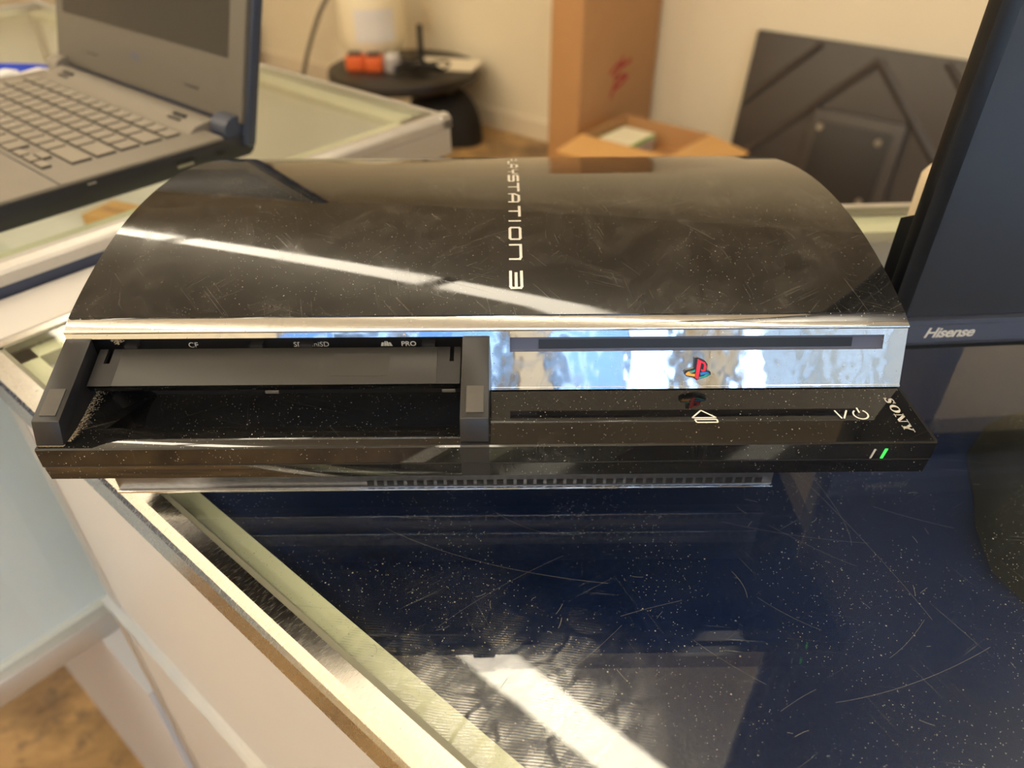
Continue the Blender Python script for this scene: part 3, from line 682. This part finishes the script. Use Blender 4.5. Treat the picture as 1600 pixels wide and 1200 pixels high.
# the long word and numeral down the lid, in squared-off strokes (reads towards the viewer, tops to the right)
LET = {
 'P': (0.9, [[(0,0),(0,1)],[(0,1),(.85,1),(.95,.88),(.95,.5),(.85,.42),(.15,.42)]]),
 'L': (0.8, [[(0,1),(0,.1),(.1,0),(.85,0)]]),
 'A': (0.95, [[(0,0),(.0,.55),(.22,1),(.8,1),(.95,.85),(.95,0)],[(0,.36),(.95,.36)]]),
 'Y': (0.95, [[(0,1),(.12,.5),(.85,.5),(.95,1)],[(.5,.5),(.5,0)]]),
 'S': (0.9, [[(.92,1),(.1,1),(0,.9),(0,.6),(.1,.52),(.85,.52),(.95,.42),(.95,.1),(.85,0),(0,0)]]),
 'T': (0.95, [[(-.05,1),(1.0,1)],[(.48,1),(.48,0)]]),
 'I': (0.16, [[(.08,0),(.08,1)]]),
 'O': (1.05, [[(.1,0),(0,.12),(0,.88),(.1,1),(.95,1),(1.05,.88),(1.05,.12),(.95,0),(.1,0)]]),
 'N': (1.1, [[(0,0),(0,1),(.95,1),(1.1,.88),(1.1,0)]]),
 '3': (1.1, [[(0,1),(1.0,1),(1.1,.9),(1.1,.1),(1.0,0),(0,0)],[(.12,.5),(1.1,.5)]]),
}
def lid_letter(ch, ystart, ylen):
    wl, strokes = LET[ch]; h = 0.0056; th = 0.00115; m = MB()
    for st in strokes:
        for (a, b), (c, d) in zip(st[:-1], st[1:]):
            p = Vector((a/wl*(ylen-th)+th/2, b*(h-th)+th/2)); q = Vector((c/wl*(ylen-th)+th/2, d*(h-th)+th/2))
            dr = (q-p).normalized(); n = Vector((-dr.y, dr.x))*th/2; p = p-dr*th*0.45; q = q+dr*th*0.45
            k = 5; vs = []; fs = []
            for i in range(k+1):
                s = p+(q-p)*i/k
                for sg in (1, -1):
                    e = s+n*sg; y = ystart-e.x; vs.append((0.0083+e.y, y, arch(y)+0.00013))
            for i in range(k): fs.append((2*i, 2*i+1, 2*i+3, 2*i+2))
            m.add(vs, fs)
    return G(m, 'lid_letter', 'print_silver', lid)
SEQ = [('P', .2250, .0110), ('L', .2110, .0105), ('A', .1978, .0115), ('Y', .1823, .0120), ('S', .1685, .0118), ('T', .1535, .0122), ('A', .1382, .0112), ('T', .1225, .0100), ('I', .1090, .0021), ('O', .1026, .0106), ('N', .0889, .0112), ('3', .0709, .0108)]
for ch, ys, yl in SEQ: lid_letter(ch, ys, yl)

# ================================================================== television at the right, screen towards the viewer
TY = math.radians(3.15)
tv = thing('television', 'flat black television with dark blank screen beside the console', 'television', (0.1893, 0.0995, 0.0), TY)
TW, TB, TT = 0.74, 0.035, 0.47
bz = 0.0092
MB().prism_y([(0, TB+0.018), (bz, TB+0.018), (bz, TT), (0, TT)], 0.0, 0.009).build('side_bezel', 'tv_plastic', tv, bevel=0.002)
MB().prism_y([(TW-bz, TB+0.018), (TW, TB+0.018), (TW, TT), (TW-bz, TT)], 0.0, 0.009).build('side_bezel', 'tv_plastic', tv, bevel=0.002)
MB().prism_y([(0, TT-bz), (TW, TT-bz), (TW, TT), (0, TT)], 0.0005, 0.009).build('top_bezel', 'tv_plastic', tv, bevel=0.002)
bot = MB().prism_x([(0.0, TB+0.018), (0.009, TB+0.018), (0.009, TB+0.003), (0.0015, TB+0.003), (0.0, TB+0.0055)], 0.0, TW).build('bottom_bezel', 'bezel_metal', tv)
MB().box(0, TW, 0.0025, 0.009, TB, TB+0.003).build('bottom_edge', 'void_black', tv)
MB().box(bz, TW-bz, 0.0035, 0.010, TB+0.0185, TT-bz).build('screen', 'tv_screen', tv)
MB().box(0.020, TW-0.020, 0.009, 0.016, TB+0.003, TT-0.02).build('rear_cover', 'tv_plastic', tv, bevel=0.002)
MB().prism_x([(0.016, TB+0.012), (0.050, TB+0.016), (0.050, TB+0.20), (0.016, TB+0.26)], 0.07, TW-0.07).build('rear_housing', 'tv_plastic', tv, bevel=0.004)
MB().prism_x([(0.009, TB+0.004), (0.019, TB+0.004), (0.019, 0.098), (0.009, 0.104)], 0.0015, 0.020).build('rear_corner', 'tv_plastic', tv)
for x in (0.16, TW-0.16):
    fo = MB().prism_x([(-0.09, 0.0), (-0.085, 0.004), (0.004, 0.018), (0.004, TB+0.006), (0.018, TB+0.006), (0.018, 0.018), (0.115, 0.004), (0.12, 0.0)], x-0.010, x+0.010).build('foot', 'tv_plastic', tv)
hs = text_mb('Hisense', 0.0082, 0.00022, 0.22, 0.92)
wx = max(v[0] for v in hs.v)
mapped(hs, lambda a, b, c: (0.0205+a*0.0255/wx, -0.0002, TB+0.0085+b*0.96)).build('maker_name', 'print_silver', bot)
# small cream object behind the television
cr = thing('tape_roll', 'cream rounded roll peeking out behind the television edge', 'tape roll', (0.2755, 0.205, 0.0), 0.0)
MB().lathe([(0.016, 0.0), (0.026, 0.0), (0.0285, 0.004), (0.0285, 0.080), (0.026, 0.084), (0.016, 0.084), (0.016, 0.0)], 40).build('roll', 'cream_plastic', cr, smooth=True)
MB().lathe([(0.0135, 0.0), (0.0155, 0.0), (0.0155, 0.086), (0.0135, 0.086), (0.0135, 0.0)], 32).build('core', 'cardboard', cr, smooth=True)

# ================================================================== laptop on the left case
LPU0, LPU1 = -0.772, -0.436
lp = rthing('laptop', 'open dark grey laptop on the left showcase', 'laptop', (LPU0+LPU1)/2, 0.06, ZL)
cu = (LPU0+LPU1)/2
LH = (LPU1-LPU0)/2
zt = 0.0235
MB().prism_x([(-0.105, 0.006), (-0.100, 0.002), (0.125, 0.002), (0.130, 0.006), (0.130, zt-0.004), (-0.105, zt-0.004)], -LH, LH).build('base', 'lap_dark', lp, bevel=0.0015)
deck = MB().box(-LH+0.001, LH-0.001, -0.104, 0.104, zt-0.0042, zt-0.0012).build('deck', 'lap_grey', lp, bevel=0.001)
MB().box(-LH+0.001, LH-0.001, -0.0285, -0.0275, zt-0.0013, zt-0.0008).build('deck_seam', 'lap_dark', deck)
MB().prism_x([(0.088, zt-0.002), (0.096, zt+0.003), (0.112, zt+0.0055), (0.122, zt+0.001), (0.124, zt-0.006), (0.100, zt-0.006)], -LH+0.028, LH-0.028).build('hinge_hump', 'lap_grey', lp, smooth=True)
for s in (-1, 1):
    for k in range(2): MB().box(s*0.105-0.009, s*0.105+0.009, 0.0958+0.0056*k, 0.0985+0.0056*k, zt+0.002+0.0018*k, zt+0.0042+0.0018*k).build('hinge_vent', 'lap_dark', lp)
    hb = MB()
    n = 18; hb.add([(x, 0.118+0.0115*math.cos(2*math.pi*i/n), zt+0.000+0.0115*math.sin(2*math.pi*i/n)) for x in (s*(LH-0.024), s*(LH-0.002)) for i in range(n)],
                   [tuple(range(n)), tuple(range(2*n-1, n-1, -1))]+[(i, i+n, (i+1) % n+n, (i+1) % n) for i in range(n)])
    hb.build('hinge', 'lap_shell' if s > 0 else 'lap_grey', lp, smooth=True)
# keyboard
kb_rows = [  # (w centre, depth, start u, list of widths, legends)
 (0.0775, 0.0125, [1]*14, 'e123456789012d'),
 (0.0600, 0.0155, [1]*13+[1.55], '`1234567890-=b'),
 (0.0410, 0.0155, [1.5]+[1]*12+[1.05], 'tQWERTYUIOP[]\\'),
 (0.0220, 0.0155, [1.75]+[1]*11+[1.8], 'cASDFGHJKL;\'e'),
 (0.0030, 0.0155, [2.25]+[1]*10+[2.3], 'sZXCVBNM,./s'),
]
P = 0.0191; KX = -0.1405; key_mesh = {}; txt_mesh = {}
def key(x0, x1, wc, dp, lg):
    kk = (round(x1-x0, 4), dp)
    if kk not in key_mesh:
        hw, hd = (x1-x0)/2, dp/2
        mb = MB().add([(-hw, -hd, 0), (hw, -hd, 0), (hw, hd, 0), (-hw, hd, 0), (-hw+.0004, -hd+.0006, .0019), (hw-.0004, -hd+.0006, .0019), (hw-.0004, hd-.0003, .0019), (-hw+.0004, hd-.0003, .0019)], [(4,5,6,7), (0,1,5,4), (1,2,6,5), (2,3,7,6), (3,0,4,7)])
        me = mb.mesh('key'); me.materials.append(MATS['lap_key']); me.materials.append(MATS['key_side_shade'])
        for pf in me.polygons:
            if abs(pf.normal.z) < 0.7: pf.material_index = 1
        key_mesh[kk] = me
    o = bpy.data.objects.new('key', key_mesh[kk]); COL.objects.link(o); o.parent = deck
    o.location = ((x0+x1)/2, wc, zt-0.0012)
    if lg:
        if lg not in txt_mesh:
            mb = text_mb(lg, 0.0040); me = mb.mesh('legend'); me.materials.append(MATS['print_white']); txt_mesh[lg] = me
        l = bpy.data.objects.new('legend', txt_mesh[lg]); COL.objects.link(l); l.parent = o; l.location = (-(x1-x0)/2+0.0035, 0.0008, 0.00195)
gap = 0.0030
for wc, dp, wds, lg in kb_rows:
    x = KX; tot = sum(wds); sc_ = 14.55/tot
    for w_, ch in zip(wds, lg):
        ww = w_*P*sc_; key(x+gap/2, x+ww-gap/2, wc, dp, ch.upper() if ch not in 'etcsdb' else None); x += ww
x = KX
for w_, ch in zip([1.4, 1.2, 1.2, 5.0, 1.2, 1.1], [None]*6): key(x+gap/2, x+w_*P-gap/2, -0.0160, 0.0155, ch); x += w_*P
x += 0.001
for dx, wc, dp in ((0, -0.0200, 0.0075), (1, -0.0200, 0.0075), (1, -0.0115, 0.0075), (2, -0.0200, 0.0075)): key(x+dx*P+gap/2, x+(dx+1)*P-gap/2, wc, dp, None)
MB().box(-0.055, 0.045, -0.095, -0.037, zt-0.0013, zt-0.0009).build('touchpad', 'lap_grey', deck)
# ports on the right side
MB().box(LH-0.004, LH+0.0004, 0.058, 0.074, 0.0085, 0.0150).build('usb_port', 'void_black', lp)
MB().box(LH-0.003, LH+0.0006, 0.059, 0.073, 0.0088, 0.0110).build('usb_tongue', 'port_metal', lp)
MB().box(LH-0.004, LH+0.0004, 0.095, 0.101, 0.0095, 0.0135).build('lock_port', 'void_black', lp)
MB().box(LH-0.004, LH+0.0008, -0.010, -0.004, 0.0165, 0.0178).build('port_light', 'port_metal', lp)
# lid, leaning back
TL = math.radians(17.0)
lidL = bpy.data.objects.new('screen_lid', None)
def lpt(h, o): return (0.121+math.sin(TL)*h+math.cos(TL)*o, zt+0.001+math.cos(TL)*h-math.sin(TL)*o)
def lid_slab(x0, x1, h0, h1, o0, o1): return MB().prism_x([lpt(h0, o0), lpt(h1, o0), lpt(h1, o1), lpt(h0, o1)], x0, x1)
shell = lid_slab(-LH-0.003, LH+0.005, -0.013, 0.215, 0.002, 0.012).build('lid_shell', 'lap_shell', lp, bevel=0.003)
bezel = lid_slab(-LH, LH+0.0015, 0.004, 0.212, -0.002, 0.003).build('screen_bezel', 'lap_bezel', lp, bevel=0.001)
lid_slab(-LH+0.018, LH-0.020, 0.052, 0.200, -0.0024, 0.0).build('screen', 'lap_screen', bezel)
for s in (-0.088, 0.094): lid_slab(s-0.010, s+0.010, 0.0205, 0.0215, -0.0028, 0.0).build('screen_bumper', 'lap_dark', bezel)
dl = text_mb('DELL', 0.0085, 0.0001); wx = max(v[0] for v in dl.v)
mapped(dl, lambda a, b, c: (-0.003+(a-wx/2)*0.9, *lpt(0.028+b, -0.0022))).build('maker_name', 'logo_blue', bezel)
# blue lanyard and white adapter behind the laptop
ln = rthing('lanyard', 'blue strap with a metal ring lying behind the laptop', 'lanyard', -0.85, 0.17, ZL)
pts = [(-0.12, -0.09), (-0.06, -0.045), (-0.02, -0.01), (0.012, 0.012), (0.030, 0.018)]
lm = MB()
for (a, b), (c, d) in zip(pts[:-1], pts[1:]):
    lm.add([(a, b, 0.0005), (c, d, 0.0005), (c, d, 0.0135), (a, b, 0.0135), (a+.001, b-.002, 0.0005), (c+.001, d-.002, 0.0005), (c+.001, d-.002, 0.0135), (a+.001, b-.002, 0.0135)], [(0,1,2,3), (7,6,5,4), (3,2,6,7), (0,4,5,1), (0,3,7,4), (1,5,6,2)])
lm.build('strap', 'lanyard_blue', ln)
MB().tube([(0.036+0.009*math.cos(t), 0.021+0.004*math.cos(t), 0.0105+0.009*math.sin(t)) for t in [2*math.pi*i/20 for i in range(21)]], 0.0014, 8).build('ring', 'port_metal', ln, smooth=True)
for k, (a, b, L, lb) in enumerate(((-0.815, 0.128, 0.045, 'pale block behind the laptop, nearer the left edge of the photo'), (-0.795, 0.158, 0.034, 'pale block behind the laptop hinge, under the blue strap'))):
    t = rthing('power_adapter', lb, 'adapter', a, b, ZL, 0.35, 'adapters behind the laptop')
    MB().box(-0.010, 0.010, -L/2, L/2, 0, 0.017).build('body', 'tank_label', t, bevel=0.002)
    MB().tube([(0, L/2, 0.008), (0.004, L/2+0.010, 0.006), (-0.004, L/2+0.03, 0.003)], 0.0018, 8).build('cord', 'cable_black', t, smooth=True)

# ================================================================== far side of the room
tb = rthing('side_table', 'low oval black table against the back wall', 'table', -2.58, 2.285, FZ)
TZ = 0.31
def oval(a, b, turn, n=48): return [(a*math.cos(2*math.pi*i/n)*math.cos(turn)-b*math.sin(2*math.pi*i/n)*math.sin(turn), a*math.cos(2*math.pi*i/n)*math.sin(turn)+b*math.sin(2*math.pi*i/n)*math.cos(turn)) for i in range(n)]
MB().prism_z(oval(0.345, 0.345, 0.8), TZ-0.045, TZ).build('table_top', 'table_black', tb, bevel=0.008)
for a in (0.25, 1.8, 3.4, 5.0): MB().box(0.24*math.cos(a)-0.02, 0.24*math.cos(a)+0.02, 0.24*math.sin(a)-0.02, 0.24*math.sin(a)+0.02, 0, TZ-0.045).build('leg', 'table_black', tb)
tk = rthing('propane_tank', 'white propane tank standing on the low black table', 'gas tank', -2.80, 2.31, FZ+TZ)
MB().lathe([(0.0, 0.03), (0.10, 0.032), (0.135, 0.05), (0.150, 0.085), (0.152, 0.13), (0.152, 0.24), (0.148, 0.275), (0.130, 0.315), (0.09, 0.338), (0.0, 0.345)], 48).build('body', 'tank_white', tk, smooth=True)
MB().lathe([(0.105, 0.0), (0.110, 0.0), (0.110, 0.05), (0.105, 0.05), (0.105, 0.0)], 40).build('foot_ring', 'tank_white', tk, smooth=True)
cl = MB(); n = 26
for i in range(n):
    a0 = math.radians(-150+300*i/n); a1 = math.radians(-150+300*(i+1)/n)
    cl.add([(0.105*math.cos(a0), 0.105*math.sin(a0), 0.32), (0.105*math.cos(a1), 0.105*math.sin(a1), 0.32), (0.105*math.cos(a1), 0.105*math.sin(a1), 0.46), (0.105*math.cos(a0), 0.105*math.sin(a0), 0.46),
            (0.100*math.cos(a0), 0.100*math.sin(a0), 0.32), (0.100*math.cos(a1), 0.100*math.sin(a1), 0.32), (0.100*math.cos(a1), 0.100*math.sin(a1), 0.46), (0.100*math.cos(a0), 0.100*math.sin(a0), 0.46)], [(0,1,2,3), (5,4,7,6), (3,2,6,7)])
cl.build('collar', 'tank_white', tk, smooth=True)
MB().lathe([(0.0, 0.34), (0.018, 0.34), (0.018, 0.39), (0.012, 0.40), (0.0, 0.42)], 20).build('valve', 'brass', tk, smooth=True)
lb = MB()
for i in range(14):
    a0 = math.radians(-70+70*i/14); a1 = math.radians(-70+70*(i+1)/14)
    lb.add([(0.1535*math.cos(a0), 0.1535*math.sin(a0), 0.10), (0.1535*math.cos(a1), 0.1535*math.sin(a1), 0.10), (0.1535*math.cos(a1), 0.1535*math.sin(a1), 0.235), (0.1535*math.cos(a0), 0.1535*math.sin(a0), 0.235)], [(0,1,2,3)])
lb.build('label', 'tank_label', tk, smooth=True)
for k, (a, b, c, lb_) in enumerate(((-2.715, 2.12, 'orange', 'left of two orange tool batteries on the low table'), (-2.640, 2.165, 'orange', 'right of two orange tool batteries on the low table'))):
    t = rthing('tool_battery', lb_, 'battery', a, b, FZ+TZ, 0.75, 'orange batteries on the low table')
    MB().box(-0.040, 0.040, -0.04, 0.04, 0, 0.062).build('housing', 'orange_plastic', t, bevel=0.008)
    MB().box(-0.028, 0.028, -0.03, 0.03, 0.062, 0.070).build('contact_block', 'cable_black', t, bevel=0.002)
t = rthing('clear_jar', 'small pale jar beside the orange batteries', 'jar', -2.560, 2.205, FZ+TZ)
MB().lathe([(0.0, 0.0), (0.035, 0.0), (0.038, 0.006), (0.038, 0.05), (0.030, 0.058), (0.0, 0.058)], 28).build('jar_body', 'game_grey', t, smooth=True)
MB().lathe([(0.0, 0.058), (0.032, 0.058), (0.032, 0.070), (0.0, 0.071)], 28).build('jar_lid', 'tank_label', t, smooth=True)
pp = rthing('paper_sheet', 'loose cream papers spread on the right of the low table', 'paper', -2.46, 2.44, FZ+TZ, 0.5)
for k in range(3): MB().box(-0.14+0.01*k, 0.14+0.01*k, -0.105-0.012*k, 0.105-0.012*k, 0.0005+0.0025*k, 0.0025+0.0025*k).build('sheet', 'paper', pp)
cb = rthing('black_cable', 'tangled black cable on the low table by the tank', 'cable', -2.36, 2.25, FZ+TZ)
cp = [(0.10*math.cos(1.7*t)*(0.6+0.4*math.sin(t*0.9))-0.01*t, 0.09*math.sin(1.9*t)*(0.6+0.4*math.cos(t)), 0.032+0.018*math.sin(2.3*t)) for t in [i*0.16 for i in range(90)]]
MB().tube(cp, 0.006, 8).build('cord', 'cable_black', cb, smooth=True)
MB().tube([(-0.10, 0.04, 0.03), (-0.105, 0.045, 0.10), (-0.11, 0.05, 0.19)], 0.012, 10).build('plug_lead', 'cable_black', cb, smooth=True)
bg = rthing('storage_bag', 'black bag slumped under the low table', 'bag', -2.42, 2.36, FZ)
vs = []; fs = []; n1, n2 = 24, 12
for j in range(n2+1):
    ph = math.pi*0.5*j/n2
    for i in range(n1):
        th = 2*math.pi*i/n1; r = (1+0.08*math.sin(3*th)+0.05*math.sin(5*th+2))*math.cos(ph)**0.6
        vs.append((0.20*r*math.cos(th), 0.16*r*math.sin(th), 0.235*math.sin(ph)))
for j in range(n2):
    for i in range(n1): fs.append((j*n1+i, j*n1+(i+1) % n1, (j+1)*n1+(i+1) % n1, (j+1)*n1+i))
MB().add(vs, fs).build('sack', 'bag_black', bg, smooth=True)
MB().tube([(-0.05, -0.165, 0.10), (-0.04, -0.185, 0.15), (0.03, -0.185, 0.15), (0.05, -0.165, 0.10)], 0.008, 8).build('strap', 'cable_black', bg, smooth=True)
ot = rthing('wall_outlet', 'cream outlet plate on the back wall above the table', 'outlet', -2.76, W1, -0.57)
MB().box(-0.038, 0.038, -0.006, 0, 0, 0.12).build('plate', 'outlet_plastic', ot, bevel=0.002)
for z in (0.022, 0.070): MB().box(-0.016, 0.016, -0.008, -0.005, z, z+0.028).build('socket', 'trim_paint', ot)
hz = rthing('wall_hose', 'grey hose hanging down the back wall left of the tank', 'hose', -3.57, 2.52, FZ)
MB().tube([(0.55, 0.06, 0.62), (0.34, 0.05, 0.60), (0.20, 0.02, 0.52), (0.10, 0.0, 0.40), (0.02, -0.01, 0.28), (-0.06, -0.01, 0.16), (-0.13, 0.0, 0.06), (-0.16, 0.02, 0.016), (-0.28, 0.05, 0.014)], 0.012, 10).build('hose_line', 'cable_grey', hz, smooth=True)
MB().tube([(0.55, 0.06, 0.62), (0.60, 0.062, 0.625)], 0.02, 12).build('fitting', 'brass', hz, smooth=True)
bd2 = rthing('leaning_board', 'narrow dark board leaning on the wall behind the laptop', 'board', -4.25, 2.52, FZ)
MB().add([(-0.05, 0.0, 0), (0.05, 0.0, 0), (0.0, 0.10, 1.3), (-0.10, 0.10, 1.3), (-0.05, 0.02, 0), (0.05, 0.02, 0), (0.0, 0.112, 1.3), (-0.10, 0.112, 1.3)], [(0,1,2,3), (7,6,5,4), (0,4,5,1), (1,5,6,2), (2,6,7,3), (3,7,4,0)]).build('plank', 'cable_grey', bd2)
MB().box(-0.055, 0.055, -0.004, 0.024, 0, 0.02).build('end_cap', 'cable_black', bd2)
# tall narrow carton
tc = rthing('tall_carton', 'tall narrow brown cardboard carton standing against the wall', 'box', -1.519, 2.355, FZ)
MB().box(-0.069, 0.069, -0.255, 0.255, 0, 1.25).build('carton_body', 'cardboard', tc, bevel=0.003)
MB().box(-0.0705, 0.0705, -0.03, 0.03, 1.2, 1.2515).build('tape', 'cardboard_light', tc)
mk = MB()
for pl in ([(-0.10, 0.53), (-0.02, 0.57), (0.03, 0.55), (0.10, 0.57)], [(-0.06, 0.50), (0.0, 0.55), (0.02, 0.60)], [(-0.08, 0.40), (-0.03, 0.49), (0.06, 0.50)], [(-0.05, 0.44), (0.02, 0.46), (0.08, 0.49)]):
    for (a, b), (c, d) in zip(pl[:-1], pl[1:]):
        dv = Vector((c-a, d-b)).normalized(); n = Vector((-dv.y, dv.x))*0.010
        a, b, c, d = a*0.7, b*0.7+0.09, c*0.7, d*0.7+0.09; n = n*0.8
        mk.add([(0.0695, a+n.x, b+n.y), (0.0695, a-n.x, b-n.y), (0.0695, c-n.x, d-n.y), (0.0695, c+n.x, d+n.y)], [(0,1,2,3)])
mk.build('marker_scrawl', 'marker_red', tc)
# open carton with flaps
ob = rthing('open_carton', 'open cardboard carton with flaps folded out, in front of the tall carton', 'box', -1.19, 2.145, FZ)
bx, by, bh = 0.175, 0.145, 0.33
for nm, q in (('side_wall', (-bx, bx, -by, -by+0.005)), ('side_wall', (-bx, bx, by-0.005, by)), ('side_wall', (-bx, -bx+0.005, -by+0.005, by-0.005)), ('side_wall', (bx-0.005, bx, -by+0.005, by-0.005))): MB().box(*q, 0, bh).build(nm, 'cardboard', ob)
MB().box(-bx+0.005, bx-0.005, -by+0.005, by-0.005, 0, 0.005).build('bottom', 'cardboard', ob)
MB().box(-bx+0.005, bx-0.005, -by+0.005, by-0.005, 0.24, 0.245).build('inner_tray', 'cardboard', ob)
def flap(e0, e1, out, dz, name='flap'):
    th = 0.005; vs = [(*e0, bh), (*e1, bh), (e1[0]+out[0], e1[1]+out[1], bh+dz), (e0[0]+out[0], e0[1]+out[1], bh+dz)]
    MB().add(vs+[(x, y, z-th) for x, y, z in vs], [(0,1,2,3), (7,6,5,4), (0,4,5,1), (1,5,6,2), (2,6,7,3), (3,7,4,0)]).build(name, 'cardboard_light', ob)
flap((-bx, -by), (bx, -by), (0, -0.145), -0.02); flap((bx, -by), (bx, by), (0.15, 0), -0.03)
flap((-bx, by), (bx, by), (0, 0.03), -0.10); flap((-bx, -by), (-bx, by), (-0.04, 0), -0.13)
for k in range(4):
    g = rthing('game_case', ['lowest pale game case in the open carton', 'second pale game case from the bottom of the carton stack', 'third pale game case in the open carton stack', 'topmost cream game case with green edge in the open carton'][k], 'game case', -1.275, 2.150, FZ+0.246+0.0145*k, 0.06*math.sin(2.1*k), 'game cases stacked in the carton')
    MB().box(-0.068, 0.068, -0.095, 0.095, 0, 0.014).build('case_shell', 'game_green' if k == 3 else 'game_grey', g, bevel=0.002)
    MB().box(-0.062, 0.0665, -0.092, 0.092, 0.0135, 0.0144).build('cover_sheet', 'game_cover', g)
# television leaning face to the wall
mt = rthing('television', 'black television leaning against the wall, ridged back showing', 'television', -0.61, 2.52, FZ)
H, HWd = 0.612, 0.44; lean = 0.10
def mp_(x, z, o): return (x, lean*z/H-o, z)
def mslab(poly, o0, o1):
    n = len(poly); vs = [mp_(x, z, o0) for x, z in poly]+[mp_(x, z, o1) for x, z in poly]
    return MB().add(vs, [tuple(range(n)), tuple(range(2*n-1, n-1, -1))]+[(i, i+n, (i+1) % n+n, (i+1) % n) for i in range(n)])
mslab([(-HWd, 0), (HWd, 0), (HWd, H), (-HWd, H)], -0.012, 0.012).build('back_shell', 'monitor_back', mt, bevel=0.004)
def ridge(a, b, w):
    d = Vector((b[0]-a[0], b[1]-a[1])).normalized(); n = Vector((-d.y, d.x))*w
    p = [Vector(a)+n, Vector(a)-n, Vector(b)-n, Vector(b)+n]
    vs = [mp_(*q, 0.012) for q in p]+[mp_(*a, 0.024), mp_(*b, 0.024)]
    MB().add(vs, [(0,4,5,3), (1,2,5,4), (0,1,4), (2,3,5)]).build('ridge', 'monitor_back', mt)
for s in (-1, 1):
    ridge((0, 0.575), (s*0.415, 0.165), 0.016); ridge((s*0.20, 0.60), (s*0.43, 0.372), 0.013)
mslab([(-0.16, 0.07), (0.16, 0.07), (0.155, 0.41), (-0.155, 0.41)], 0.012, 0.040).build('rear_housing', 'monitor_back', mt, bevel=0.006)
mslab([(-0.13, 0.08), (0.12, 0.08), (0.12, 0.375), (-0.13, 0.375)], 0.040, 0.047).build('mount_panel', 'monitor_panel', mt, bevel=0.003)
for x, z in ((-0.117, 0.357), (0.085, 0.345), (-0.11, 0.155), (0.086, 0.147)):
    v = [mp_(x+0.011*math.cos(t), z+0.011*math.sin(t), o) for o in (0.046, 0.054) for t in [2*math.pi*i/14 for i in range(14)]]
    MB().add(v, [tuple(range(14)), tuple(range(27, 13, -1))]+[(i, i+14, (i+1) % 14+14, (i+1) % 14) for i in range(14)]).build('mount_bolt', 'port_metal', mt)
mslab([(0.19, 0.10), (0.36, 0.10), (0.36, 0.125), (0.19, 0.125)], 0.012, 0.022).build('port_cover', 'monitor_back', mt)
